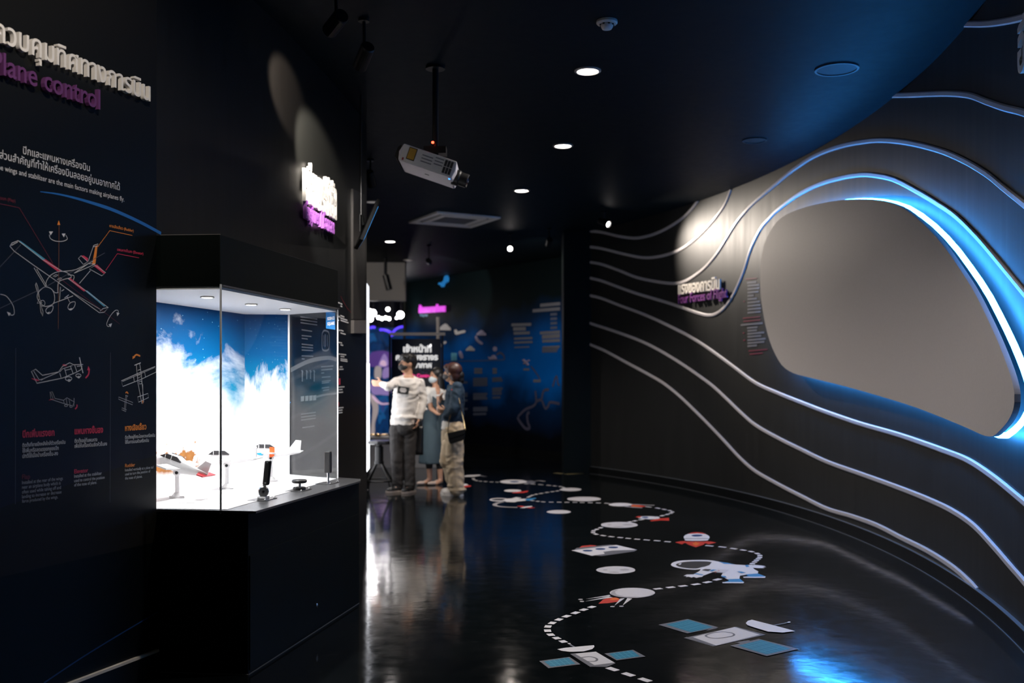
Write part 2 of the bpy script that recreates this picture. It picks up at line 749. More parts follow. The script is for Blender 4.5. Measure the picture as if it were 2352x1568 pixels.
def plan_wall(pts, z0, z1, t=.2):
    pts = cr(pts, 8)
    poly = [(p.x, p.y) for p in pts] + [(p.x - t, p.y + .02) for p in reversed(pts)]
    n = len(pts)
    v = [Vector((x, y, z0)) for x, y in poly] + [Vector((x, y, z1)) for x, y in poly]
    m = len(poly)
    f = []
    for i in range(n - 1):
        j = 2 * n - 1 - i
        f.append((i, i + 1, j - 1, j))
        f.append((m + i, m + j, m + j - 1, m + i + 1))
    f += [(i, m + i, m + (i + 1) % m, (i + 1) % m) for i in range(m)]
    return v, f


IN_MAT = wall_material('inner_wall_paint', (.0085, .0085, .0072), .42, .25)
struct('wall_inner_upper', plan_wall(IN1, 2.0, CEIL), IN_MAT)


def caption_film():
    """printed film on the wall past the case: dark blue, brown ground at the foot"""
    m = bpy.data.materials.new('caption_film')
    m.use_nodes = True
    nt = m.node_tree
    b = nt.nodes['Principled BSDF']
    tc = nt.nodes.new('ShaderNodeTexCoord')
    sp = nt.nodes.new('ShaderNodeSeparateXYZ')
    nt.links.new(tc.outputs['Object'], sp.inputs[0])
    nz = N(nt, 'ShaderNodeTexNoise', i_Scale=2.2, i_Detail=5.0)
    nt.links.new(tc.outputs['Object'], nz.inputs['Vector'])
    z = math_n(nt, 'ADD', sp.outputs[2], math_n(nt, 'MULTIPLY', math_n(nt, 'SUBTRACT', nz.outputs['Fac'], .5), .25))
    r = ramp(nt, [(.22, (.006, .0055, .0048)), (.30, (.010, .0065, .005)), (.36, (.0042, .0055, .0105)), (.45, (.0022, .0055, .0115)), (.56, (.0034, .0042, .0050)), (.80, (.0085, .0085, .0072))])
    nt.links.new(math_n(nt, 'DIVIDE', z, CEIL), r.inputs[0])
    nt.links.new(r.outputs[0], b.inputs['Base Color'])
    b.inputs['Roughness'].default_value = .42
    b.inputs['Specular IOR Level'].default_value = .25
    return m


struct('wall_inner', plan_wall(IN2, 0, CEIL), caption_film())
struct('wall_inner_return', box((-1.98, 8.9, CEIL / 2), (1.2, .2, CEIL)), MATS['black_paint'])
struct('wall_inner_far', arc_wall(8.0, 8.15, 8.8, 12.9, 0, CEIL, 24), MATS['black_paint'])


def in_surf(px, py, off=0.0):
    """nearest point of the inner wall along a line of sight, and its normal"""
    r = ray(px, py)
    P = cr(IN1, 8) + cr(IN2, 8)[1:]
    for a, b in zip(P[:-1], P[1:]):
        d = b - a
        den = r.x * d.y - r.y * d.x
        if abs(den) < 1e-9:
            continue
        t = (a.x * d.y - a.y * d.x) / den
        s = (a.x * r.y - a.y * r.x) / den
        if -0.001 <= s <= 1.001 and t > 0:
            n = Vector((d.y, -d.x, 0)).normalized()
            return O3 + r * t + n * off, n
    return None


# --- bright gallery beyond the opening
struct('wall_far', slab([(-7.5, 26.2, 0), (-2.2, 26.2, 0), (-2.2, 26.2, CEIL), (-7.5, 26.2, CEIL)], (0, .2, 0)), mat('gallery_navy', (.01, .02, .06), .5))
struct('wall_far_side', slab([(-2.5, 22.84, 0), (-2.5, 26.2, 0), (-2.5, 26.2, CEIL), (-2.5, 22.84, CEIL)], (.15, 0, 0)), MATS['black_paint'])
struct('wall_gallery', slab([(-7.4, 12.9, 0), (-7.4, 26.2, 0), (-7.4, 26.2, CEIL), (-7.4, 12.9, CEIL)], (-.15, 0, 0)), MATS['black_paint'])
bk = aty(835, 628, 19.0)
bk2 = aty(931, 628, 19.0)
struct('ceiling_bulkhead', box(((-4.6 + bk2.x) / 2, 19.1, (aty(900, 690, 19).z + CEIL) / 2), (bk2.x + 4.6, .2, CEIL - aty(900, 690, 19).z)), mat('gallery_grey', (.30, .28, .26), .6))

# ================================================================== GRAPHICS ON THE NEAR WALL
mat('print_white', (.62, .62, .62), .5)
mat('print_grey', (.38, .38, .39), .5)
mat('print_dim', (.085, .085, .095), .5)
mat('print_red', (.62, .035, .085), .5)
mat('print_dark_red', (.13, .012, .02), .5)
mat('print_orange', (.80, .24, .02), .5)
mat('print_dim_orange', (.20, .08, .035), .5)
mat('print_teal', (.07, .32, .48), .5)
mat('print_blue', (.012, .13, .42), .5)
mat('letter_white', (.78, .74, .68), .4)
mat('letter_purple', (.12, .035, .13), .4)
mat('print_magenta', (.75, .04, .30), .5)


def z1(x, y): return (x / 2.6125, y / 2.6125)
def z2(x, y): return (x / 4.1275, 420 + y / 4.1275)
def z3(x, y): return (x / 3.92, 780 + y / 3.92)


def L(px, off=0.0): return hit_left(px[0], px[1], off)


def ltext(body, a, b, **kw): return text(body, L(a), L(b), WN, **kw)


def lline(pts, z, width, smooth=0, closed=False, lift=.0015):
    P = [L(z(*p)) for p in pts]
    if smooth:
        P = cr(P, smooth, closed)
    return ribbon(P, WN, width, lift, closed)


def lpoly(pts, z, lift=.0012):
    return flat([L(z(*p), lift) for p in pts])


sg = thing('wall_sign', 'raised white Thai heading over purple English words high on the graphic wall', 'sign', L((170, 200)))
mk('thai_lettering', ltext('การควบคุมทิศทางการบิน', (-110, 59.5), (333, 234), ys=1.15, bold=.010, thick=.020, lift=.012), 'letter_white', sg, label='white raised Thai letters')
mk('english_lettering', ltext('Plane control', (-33, 164), (217, 253), ys=1.15, bold=.008, thick=.020, lift=.012), 'letter_purple', sg, label='purple raised English letters')

wg = thing('wall_graphic', 'printed airplane diagrams and captions on the dark graphic wall beside the lit case', 'wall graphic', L((180, 800)))
par = (ltext('ปีกและแพนหางเครื่องบิน', (52, 353), (205.5, 393.5), ys=1.1, bold=.006),
           ltext('เป็นส่วนสำคัญที่ทำให้เครื่องบินลอยอยู่บนอากาศได้', (-28, 356), (274.5, 437), ys=1.15, bold=.006))
mks('thai_caption_lettering', par, 'print_white', wg, label='white Thai caption')
mk('english_caption_lettering', ltext('The wings and stabilizer are the main factors making airplanes fly.', (-14, 386.5), (284.5, 463), ys=1.12, bold=.004), 'print_white', wg, label='white English caption')
arcp = [z1(240, 1150), z1(340, 1163), z1(450, 1188), z1(560, 1220), z1(660, 1253), z1(760, 1295), z1(860, 1343), z1(965, 1400)]
P = cr([L(p) for p in arcp], 5)
nf = len(P)
v, f = [], []
for i, p in enumerate(P):
    t = (P[min(nf - 1, i + 1)] - P[max(0, i - 1)]).normalized()
    s = WN.cross(t).normalized() * (.0015 + .006 * min(1, i / (nf * .5)))
    v += [p + s + WN * .0015, p - s + WN * .0015]
for i in range(nf - 1):
    f.append((2 * i, 2 * i + 1, 2 * i + 3, 2 * i + 2))
mk('arc_stripe', (v, f), 'print_blue', wg, label='blue curved stripe')
mk('low_arc_stripe', ribbon(cr([L((100, 1568)), L((190, 1508)), L((290, 1447)), L((364, 1404))], 6), WN, .006, .0015), mat('print_deep_blue', (.01, .06, .2), .5), wg, label='thin blue stripe near the skirting')

W1 = .0024
big = join(
    lline([(170, 547), (110, 570), (92, 600), (130, 645), (310, 775), (555, 945), (720, 1070), (940, 1230), (985, 1225), (1025, 1182), (810, 1020), (640, 905)], z2, W1),
    lline([(170, 547), (400, 725), (590, 838)], z2, W1),
    lline([(105, 592), (165, 560)], z2, W1), lline([(945, 1215), (975, 1190), (1022, 1180)], z2, W1),
    lline([(550, 945), (720, 1060), (950, 1200)], z2, W1 * .7),
    lline([(470, 880), (520, 850), (590, 838), (650, 860), (672, 895), (600, 915), (550, 945), (545, 1035)], z2, W1, 3),
    lline([(350, 1062), (380, 1015), (430, 985), (490, 1010), (515, 1075), (505, 1140), (460, 1165), (410, 1165), (360, 1110)], z2, W1, 4, True),
    lline([(350, 1140), (370, 1095), (395, 1135)], z2, W1, 0, True),
    lline(ell(400, 1140, 24, 28, 12), z2, W1 * .8, 0, True),
    lline([(340, 945), (355, 985), (370, 1090), (345, 1010), (333, 965)], z2, W1, 0, True),
    lline([(375, 1140), (405, 1215), (402, 1262), (385, 1225)], z2, W1, 0, True),
    lline([(430, 985), (438, 930), (470, 880)], z2, W1, 3), lline([(490, 1010), (520, 1040), (552, 1038)], z2, W1, 3),
    lline([(320, 805), (430, 985)], z2, W1), lline([(345, 815), (440, 975)], z2, W1),
    lline([(570, 985), (562, 1120)], z2, W1), lline([(580, 1025), (605, 1010)], z2, W1),
    lline([(505, 1140), (600, 1105), (690, 1070)], z2, W1), lline([(630, 1072), (658, 1130)], z2, W1), lline([(610, 1090), (650, 1060)], z2, W1),
    lline([(640, 1180), (665, 1135), (710, 1128), (702, 1172), (668, 1205)], z2, W1, 3, True),
    lline([(430, 1212), (452, 1178), (500, 1165), (490, 1215), (455, 1240)], z2, W1, 3, True),
    lline([(590, 838), (720, 820), (880, 740)], z2, W1, 3), lline([(750, 952), (855, 830)], z2, W1),
    lline([(640, 870), (700, 880), (690, 925)], z2, W1, 3),
    lline([(835, 740), (885, 592), (928, 578), (920, 600), (880, 605)], z2, W1), lline([(700, 855), (835, 765), (900, 768)], z2, W1),
    lline([(700, 855), (830, 800), (900, 768)], z2, W1),
    lline([(785, 770), (740, 715), (765, 690), (830, 745), (790, 772)], z2, W1),
    lline([(845, 815), (900, 780), (1000, 850), (962, 880)], z2, W1, 0, True),
    lline([(500, 885), (530, 868), (550, 872), (520, 890)], z2, W1 * .8, 0, True), lline([(540, 915), (570, 898), (585, 904), (555, 922)], z2, W1 * .8, 0, True),
    lline([(465, 490), (475, 525), (520, 550), (590, 553), (635, 532), (622, 495)], z2, W1, 4),
    lline([(1120, 1235), (1115, 1208), (1085, 1212), (1040, 1265), (1010, 1330), (1020, 1360), (1045, 1353)], z2, W1, 4),
    lline([(0, 1055), (60, 1075), (120, 1160), (133, 1230), (120, 1252), (95, 1250)], z2, W1, 4))
mk('airplane_outline', big, 'print_white', wg, label='large white line drawing of an airplane')
mks('arrow_marking', [*[lpoly(q, z2) for q in ([(465, 460), (503, 460), (480, 497)], [(585, 480), (622, 480), (605, 515)], [(1105, 1225), (1133, 1235), (1112, 1262)], [(1030, 1340), (1062, 1330), (1050, 1368)], [(65, 1220), (103, 1235), (85, 1262)], [(440, 1232), (475, 1220), (458, 1243)], [(650, 1195), (690, 1185), (670, 1208)])]], 'print_white', wg, label='white arrow heads', gap=0.0)
mks('aileron_marking', [lpoly([(170, 547), (195, 550), (430, 722), (400, 730)], z2, .0008), lpoly([(810, 1025), (825, 1018), (1005, 1165), (985, 1172)], z2, .0008)], 'print_teal', wg, label='teal wing flaps', gap=0.0)
mks('flap_marking', [*[lpoly(q, z2, .0008) for q in ([(400, 730), (430, 722), (590, 835), (555, 845)], [(640, 905), (665, 898), (818, 1022), (795, 1028)], [(765, 690), (795, 688), (835, 715), (830, 748)], [(888, 785), (920, 773), (1000, 850), (985, 862)])]], 'print_red', wg, label='red flaps and elevators', gap=0.0)
mks('rudder_marking', [lpoly([(872, 775), (905, 598), (925, 590), (905, 768)], z2, .0008), lpoly([(543, 398), (557, 355), (572, 398)], z2)], 'print_orange', wg, label='orange rudder and arrow', gap=0.0)
mks('callout_marking', [lline([(925, 605), (1038, 452), (1252, 498)], z2, W1), ltext('หางเสือเลี้ยว (Rudder)', z2(1035, 418), z2(1263, 466), bold=.01)], 'print_orange', wg, label='orange callout', gap=0.0)
mks('callout_marking', [lline([(1000, 828), (1110, 670), (1315, 710)], z2, W1), ltext('แพนหางขึ้นลง (Elevator)', z2(1108, 642), z2(1355, 682), bold=.01)], 'print_red', wg, label='red callout', gap=0.0)
mks('callout_marking', [lline([(-40, 190), (180, 235), (500, 765)], z2, W1), ltext('ปีกเพิ่มแรงยก (Flap)', z2(-140, 135), z2(143, 184), bold=.01), lline([(560, 900), (1133, 1337)], z2, W1 * .8)], 'print_dark_red', wg, label='dim red callout', gap=0.0)
mks('axis_marking', [lline([(557, 395), (553, 900), (550, 1385)], z2, W1)], 'print_dim_orange', wg, label='orange vertical axis', gap=0.0)
mks('axis_marking', [lline([(-40, 1205), (430, 985), (990, 663)], z2, W1), lline([(-40, 835), (195, 585)], z2, W1)], 'print_dim', wg, label='faint grey axis', gap=0.0)

W2 = .0030
side = join(
    lline([(280, 285), (318, 265), (380, 320), (525, 290), (560, 240), (625, 207), (660, 225), (745, 222), (725, 270), (690, 290), (560, 345), (330, 392)], z3, W2, 0, True),
    lline([(300, 280), (350, 360), (400, 348)], z3, W2 * .8), lline([(365, 365), (400, 345), (525, 292)], z3, W2 * .8),
    lline([(535, 300), (548, 342)], z3, W2), lline([(580, 262), (600, 335), (560, 343)], z3, W2), lline([(630, 235), (658, 310)], z3, W2),
    lline([(535, 290), (560, 262), (650, 232)], z3, W2 * .8), lline([(585, 275), (640, 262)], z3, W2 * .8),
    lline([(670, 230), (690, 290)], z3, W2), lline([(690, 240), (725, 235)], z3, W2), lline([(713, 158), (728, 230), (745, 300)], z3, W2 * 1.6),
    lline(ell(615, 350, 30, 18, 12), z3, W2, 0, True), lline(ell(703, 322, 24, 15, 12), z3, W2, 0, True), lline(ell(620, 366, 12, 9, 8), z3, W2, 0, True), lline(ell(706, 336, 10, 8, 8), z3, W2, 0, True))
mk('side_view_outline', side, 'print_white', wg, label='white side view of the airplane climbing')
side2 = join(
    lline([(448, 470), (468, 468), (492, 528), (570, 545), (600, 522), (640, 545), (668, 560), (650, 595), (560, 570), (455, 535)], z3, W2 * .8, 0, True),
    lline([(455, 475), (475, 530)], z3, W2 * .7), lline([(570, 545), (575, 575)], z3, W2 * .7), lline([(595, 530), (600, 580)], z3, W2 * .7), lline([(620, 540), (628, 585)], z3, W2 * .7),
    lline([(665, 525), (662, 600)], z3, W2), lline(ell(592, 592, 15, 9, 10), z3, W2 * .8, 0, True), lline(ell(637, 601, 12, 8, 10), z3, W2 * .8, 0, True))
mk('small_side_view_outline', side2, 'print_grey', wg, label='small grey side view of the airplane diving')
mks('tail_marking', [lpoly([(278, 347), (330, 352), (357, 368), (325, 372)], z3), lpoly([(560, 228), (575, 218), (605, 232), (585, 240)], z3), lpoly([(438, 545), (460, 532), (492, 535), (462, 542)], z3),
                        lline([(768, 345), (795, 310), (800, 265)], z3, .007, 4), lpoly([(785, 275), (796, 235), (811, 272)], z3), lline([(690, 583), (690, 605), (674, 624)], z3, .006, 3)], 'print_red', wg, label='red elevators and arrows', gap=0.03)
top = join(
    lline([(1225, 225), (1255, 215), (1270, 310), (1292, 560), (1275, 575), (1240, 390)], z3, W2, 0, True),
    lline([(1090, 370), (1235, 305), (1395, 240), (1405, 290), (1270, 355), (1103, 420)], z3, W2, 0, True),
    lline([(1100, 376), (1235, 318), (1390, 250)], z3, W2 * .7), lline([(1200, 330), (1207, 375)], z3, W2), lline([(1300, 290), (1307, 335)], z3, W2),
    lline([(1238, 320), (1262, 312), (1262, 335), (1242, 345)], z3, W2 * .7, 0, True), lline([(1238, 275), (1262, 268)], z3, W2), lline([(1250, 375), (1272, 372), (1275, 395), (1252, 398)], z3, W2, 0, True),
    lline([(1237, 515), (1330, 483), (1335, 520), (1245, 562)], z3, W2, 0, True), lline([(1208, 230), (1265, 207)], z3, W2 * 1.4), lline([(1282, 400), (1285, 540)], z3, W2))
mk('top_view_outline', top, 'print_white', wg, label='white top view of the airplane')
top2 = join(lline([(1065, 515), (1195, 565), (1190, 585), (1065, 535)], z3, W2 * .8, 0, True), lline([(1130, 505), (1140, 507), (1125, 640), (1113, 640)], z3, W2 * .8, 0, True),
            lline([(1095, 612), (1137, 630), (1130, 647), (1095, 630)], z3, W2 * .8, 0, True), lline([(1127, 500), (1150, 508)], z3, W2))
mk('small_top_view_outline', top2, 'print_grey', wg, label='small grey top view of the airplane')
mks('yaw_marking', [lline([(1200, 160), (1225, 135), (1260, 147)], z3, .008, 4), lpoly([(1193, 175), (1195, 145), (1218, 158)], z3), lline([(1128, 480), (1140, 470), (1152, 485)], z3, .006, 3), lpoly([(1275, 545), (1292, 540), (1288, 580)], z3)], 'print_orange', wg, label='orange rudder marks', gap=0.03)
mks('divider_line', [lline([(139, 75), (136, 1480)], z3, .002), lline([(993, 115), (988, 1465)], z3, .002)], 'print_dim', wg, label='thin grey divider lines', gap=0.0)


def block(rows, col, name, **kw):
    mks(name, [ltext(t, z3(*a), z3(*b), **kw) for t, a, b in rows], col, wg, gap=.0)


block([('ปีกเพิ่มแรงยก', (200, 880), (487, 862))], 'print_red', 'heading_lettering', bold=.03, ys=1.25)
block([('แพนหางขึ้นลง', (668, 850), (925, 835))], 'print_red', 'heading_lettering', bold=.03, ys=1.25)
block([('หางเสือเลี้ยว', (1123, 820), (1315, 805))], 'print_orange', 'heading_lettering', bold=.03, ys=1.25)
block([('ติดตั้งที่ชายปีกหลังใกล้ตัวเครื่องบิน', (198, 965), (585, 935)), ('ใช้เพิ่มหรือลดแรงยกของปีก', (198, 1015), (525, 990)), ('ปกติใช้เมื่อนำเครื่องขึ้น-ลง', (198, 1065), (518, 1038))], 'print_white', 'thai_lettering', ys=1.25, bold=.012)
block([('ติดตั้งอยู่ที่แพนหาง', (668, 927), (872, 913)), ('เพื่อให้เครื่องบินเชิดหัวขึ้นลง', (668, 973), (960, 950))], 'print_white', 'thai_lettering', ys=1.25, bold=.012)
block([('ติดตั้งอยู่ที่กระโดงหางเครื่องบิน', (1123, 893), (1393, 872)), ('ใช้ในการเบนหัวเครื่องบิน', (1123, 936), (1337, 918))], 'print_white', 'thai_lettering', ys=1.25, bold=.012)
block([('Flap', (195, 1255), (268, 1248))], 'print_dark_red', 'heading_lettering', bold=.02)
block([('Installed at the rear of the wings', (195, 1300), (562, 1260)), ('near an airplane body which is', (195, 1342), (542, 1302)), ('often used while taking off and', (195, 1385), (545, 1342)), ('landing to increase or decrease', (195, 1427), (550, 1382)), ('force produced by the wings.', (195, 1467), (518, 1427))], 'print_grey', 'english_lettering', ys=1.2)
block([('Elevator', (665, 1203), (790, 1190))], 'print_red', 'heading_lettering', bold=.02)
block([('Installed at the stabilizer', (665, 1242), (913, 1213)), ('used to control the position', (665, 1282), (938, 1250)), ('of the nose of plane.', (665, 1320), (868, 1295))], 'print_white', 'english_lettering', ys=1.2)
block([('Rudder', (1123, 1147), (1213, 1138))], 'print_orange', 'heading_lettering', bold=.02)
block([('Installed vertically at a plane tail', (1123, 1185), (1378, 1157)), ('used to turn the position of', (1123, 1222), (1350, 1193)), ('the nose of planes.', (1123, 1259), (1278, 1240))], 'print_white', 'english_lettering', ys=1.2)

# ================================================================== DISPLAY CASE
mat('case_black', (.0028, .0048, .0044), .45, spec=.1)
mat('case_white', (.80, .79, .80), .5)
mat('steel_dark', (.16, .16, .165), .28, .6)
mat('steel', (.62, .62, .62), .25, 1.0)
mat('black_rubber', (.008, .008, .009), .45)
mat('lamp_glow', (1, 1, 1), .5, emi=(1, .97, .95), es=14)
mat('lamp_rim', (.55, .50, .46), .35, .5)
glass_material(refl=1.7)
glass_material('clear_glass', .3)

A2, B2, C2 = (-1.672, 4.738), (-1.380, 4.712), (-1.088, 6.225)
D2, E2 = (-1.243, 4.689), (-.954, 6.212)
BK1, BK2, BK3 = (-2.10, 4.86), (-1.737, 6.47), (-1.462, 6.51)
ZC, ZH0, ZH1 = .777, 1.832, 2.078
dc = thing('display_case', 'black built-in display case with lit sky backdrop and glass front', 'display case', (-1.45, 5.4, 0))
mk('base_cabinet', prism([A2, D2, E2, (-1.44, 6.54), (-2.2, 6.54), (-2.2, 4.78)], 0, ZC - .014), 'case_black', dc, bevel=.004)
fd = (Vector((*E2, 0)) - Vector((*D2, 0))).normalized()
fn = Vector((fd.y, -fd.x, 0))
f0 = Vector((*D2, 0))
dr = mk('access_door', slab([f0 + fd * .01 + Z * .02, f0 + fd * 1.53 + Z * .02, f0 + fd * 1.53 + Z * .56, f0 + fd * .01 + Z * .56], fn * .006), 'case_black', dc)
lk = hit_plane(727, 1389, f0, fn, .006)
mk('lock', join(lathe([(.010, 0), (.010, .004), (.006, .006), (0, .006)], M=aim(lk, fn), n=14), slab([lk + fn * .004 + fd * .002 - Z * .016, lk + fn * .004 - fd * .002 - Z * .016, lk + fn * .004 - fd * .002, lk + fn * .004 + fd * .002], fn * .003)), 'steel', dr, label='small silver key lock')
mk('countertop', prism([A2, (-1.200, 4.668), (-.930, 6.10), (-.945, 6.22), (-1.44, 6.54), (-2.2, 6.54), (-2.2, 4.78)], ZC - .014, ZC - .002), 'steel_dark', dc, bevel=.002, label='dark steel counter ledge')
mk('case_floor', prism([(A2[0], A2[1] + .004), (B2[0] + .03, B2[1] + .006), (C2[0] - .01, C2[1] - .004), BK3, BK2, BK1], ZC - .002, ZC), 'case_white', dc, label='white case floor')
seam = []
for a, b in (((366, 1154), (552, 1155.5)), ((480, 1131), (650, 1135)), ((552, 1110), (715, 1114))):
    p, q = atz(*a, ZC), atz(*b, ZC)
    seam.append(ribbon([p, q], Z, .005, .0006))
mks('floor_seam', seam, mat('seam_grey', (.22, .21, .22), .6), dc)
mk('hood', prism([A2, B2, C2, (-1.462, 6.52), (-2.18, 6.52), (-2.15, 4.84)], ZH0, ZH1), 'case_black', dc, bevel=.003)
mk('hood_ceiling', prism([(A2[0], A2[1] + .01), (B2[0] - .008, B2[1] + .01), (C2[0] - .012, C2[1] - .004), BK3, BK2, BK1], ZH0 - .012, ZH0), 'case_white', dc, label='white underside of the hood')


mat('worn_edge', (.22, .21, .20), .5)
a_, b_, c_, d_, e_ = (Vector((*q, 0)) for q in (A2, B2, C2, D2, E2))
o_ = Vector((0, -.0015, 0))
mk('worn_edge', slab([a_ + o_ + Z * ZH1, b_ + o_ + Z * ZH1, b_ + o_ + Z * (ZH1 + .002), a_ + o_ + Z * (ZH1 + .002)], (0, .004, 0)), 'worn_edge', dc, label='pale worn hood edge')
mk('sealant', slab([a_ + o_ * 2, d_ + o_ * 2, d_ + o_ * 2 + Z * .004, a_ + o_ * 2 + Z * .004], (0, .004, 0)), 'worn_edge', dc, label='pale sealant line')
mk('sealant', slab([d_ + fn * .003, e_ + fn * .003, e_ + fn * .003 + Z * .003, d_ + fn * .003 + Z * .003], -fn * .004), 'sealant_grey', dc, label='grey sealant line')


def sky_print(name, right):
    """printed photo of a blue sky with towering white cloud and brown rock at the foot"""
    m = bpy.data.materials.new(name)
    m.use_nodes = True
    nt = m.node_tree
    b = nt.nodes['Principled BSDF']
    uv = nt.nodes.new('ShaderNodeUVMap')
    sp = nt.nodes.new('ShaderNodeSeparateXYZ')
    nt.links.new(uv.outputs[0], sp.inputs[0])
    u, vv = sp.outputs[0], sp.outputs[1]
    n1 = N(nt, 'ShaderNodeTexNoise', i_Scale=3.2, i_Detail=9.0, i_Roughness=.62, i_Distortion=.4)
    nt.links.new(uv.outputs[0], n1.inputs['Vector'])
    n2 = N(nt, 'ShaderNodeTexNoise', i_Scale=26.0, i_Detail=4.0)
    nt.links.new(uv.outputs[0], n2.inputs['Vector'])
    blue = ramp(nt, [(.35, (.06, .42, .56)), (.55, (.0008, .20, .38)), (.75, (.0003, .085, .24)), (1.0, (.0003, .036, .13))])
    nt.links.new(vv, blue.inputs[0])
    nz = math_n(nt, 'MULTIPLY', math_n(nt, 'SUBTRACT', n1.outputs['Fac'], .5), 1.15 if not right else .55)
    if right:
        e = math_n(nt, 'SUBTRACT', math_n(nt, 'ADD', .66, nz), vv)
        fac = math_n(nt, 'MULTIPLY', e, 9.0, True)
    else:
        hill = math_n(nt, 'SUBTRACT', .80, math_n(nt, 'MULTIPLY', math_n(nt, 'ABSOLUTE', math_n(nt, 'SUBTRACT', u, .5)), .22))
        e = math_n(nt, 'SUBTRACT', math_n(nt, 'ADD', hill, nz), vv)
        fac = math_n(nt, 'MULTIPLY', e, 3.2, True)
    c = mixc(nt, fac, blue.outputs[0], (.86, .85, .88))
    # blue-grey wisps inside the cloud
    if right:
        wz = math_n(nt, 'MULTIPLY', math_n(nt, 'SUBTRACT', n1.outputs['Fac'], .5), 5.0, True)
        band = math_n(nt, 'MULTIPLY', wz, math_n(nt, 'MULTIPLY', math_n(nt, 'GREATER_THAN', vv, .18), math_n(nt, 'LESS_THAN', vv, .62)))
        c = mixc(nt, math_n(nt, 'MULTIPLY', band, .55), c, (.20, .42, .62))
    else:
        # rock at the foot
        lowm = math_n(nt, 'MULTIPLY', math_n(nt, 'SUBTRACT', math_n(nt, 'ADD', .08, math_n(nt, 'MULTIPLY', n2.outputs['Fac'], .25)), vv), 30.0, True)
        lowb = math_n(nt, 'MULTIPLY', math_n(nt, 'SUBTRACT', math_n(nt, 'ADD', vv, math_n(nt, 'MULTIPLY', n1.outputs['Fac'], .12)), .13), 30.0, True)
        gate = math_n(nt, 'GREATER_THAN', math_n(nt, 'ADD', n1.outputs['Fac'], math_n(nt, 'MULTIPLY', n2.outputs['Fac'], .15)), .50)
        rock = mixc(nt, n2.outputs['Fac'], (.12, .035, .010), (.55, .24, .07))
        um = math_n(nt, 'MULTIPLY', math_n(nt, 'SUBTRACT', math_n(nt, 'ADD', .60, math_n(nt, 'MULTIPLY', n1.outputs['Fac'], .16)), u), 25.0, True)
        fm = math_n(nt, 'MULTIPLY', um, math_n(nt, 'MULTIPLY', math_n(nt, 'MULTIPLY', lowm, lowb), gate))
        c = mixc(nt, fm, c, rock)
    # a few stars in the dark blue
    st = N(nt, 'ShaderNodeTexVoronoi', i_Scale=26.0)
    nt.links.new(uv.outputs[0], st.inputs['Vector'])
    star = math_n(nt, 'MULTIPLY', math_n(nt, 'LESS_THAN', st.outputs['Distance'], .07), math_n(nt, 'SUBTRACT', 1.0, fac))
    c = mixc(nt, math_n(nt, 'MULTIPLY', star, .5), c, (.5, .8, .9))
    nt.links.new(c, b.inputs['Base Color'])
    b.inputs['Roughness'].default_value = .55
    b.inputs['Specular IOR Level'].default_value = .08
    return m


def panel_uv(name, p, q, z0, z1, m, parent, t=.004):
    p, q = Vector((*p, 0)), Vector((*q, 0))
    d = (q - p).normalized()
    n = Vector((-d.y, d.x, 0))
    sh = slab([p + Z * z0, q + Z * z0, q + Z * z1, p + Z * z1], n * t)
    o = mk(name, sh, m, parent)
    uvl = o.data.uv_layers.new(name='UVMap')
    off = wloc(parent)
    ln = (q - p).length
    for lp in o.data.loops:
        co = o.data.vertices[lp.vertex_index].co + off
        uvl.data[lp.index].uv = ((co - p).dot(d) / ln, (co.z - z0) / (z1 - z0))
    return o


panel_uv('backdrop', BK1, BK2, ZC, ZH0 - .012, sky_print('sky_print_cloud', False), dc).__setitem__('label', 'printed sky with tall white cloud')
panel_uv('backdrop', BK2, BK3, ZC, ZH0 - .012, sky_print('sky_print_edge', True), dc).__setitem__('label', 'printed deep blue sky with cloud edge')
mk('end_jamb', box((BK3[0] + .004, BK3[1] - .004, (ZC + ZH0) / 2), (.010, .012, ZH0 - ZC)), 'case_white', dc)


def pane(name, p, q, z0, z1, t=.006, m='case_glass'):
    p, q = Vector((*p, 0)), Vector((*q, 0))
    d = (q - p).normalized()
    n = Vector((d.y, -d.x, 0))
    return mk(name, slab([p + Z * z0, q + Z * z0, q + Z * z1, p + Z * z1], n * t), m, dc)


pane('glass_front', A2, B2, ZC - .018, ZH0 + .008, m='clear_glass')
pane('glass_side', (B2[0] + .004, B2[1] + .006), C2, ZC, ZH0 + .008, m='clear_glass')
ge = pane('glass_end', (C2[0] - .004, C2[1]), (BK3[0] + .010, BK3[1] - .004), ZC, ZH0 - .012)
mat('glass_edge', (.75, .78, .80), .2, emi=None, coat=.5)
mk('corner_edge', box((B2[0] + .003, B2[1] - .004, (ZC - .02 + ZH0 + .01) / 2), (.008, .008, ZH0 - ZC + .03)), 'glass_edge', dc, label='polished glass corner')
mk('corner_edge', box((C2[0] - .002, C2[1] + .002, (ZC + ZH0) / 2), (.008, .008, ZH0 - ZC)), 'case_white', dc, label='white far corner edge')
mk('top_bracket', tube([(B2[0] + .006, B2[1] + .01, ZH0 + .004), (C2[0] + .004, C2[1], ZH0 + .004)], .006, 6), 'steel_dark', dc)
# sticker on the end pane
gd = (Vector((*C2, 0)) - Vector((*BK3, 0))).normalized()
gn = Vector((gd.y, -gd.x, 0))
gp = Vector((*C2, 0))


def G(px, off=.003): return hit_plane(px[0], px[1], gp, gn, off)


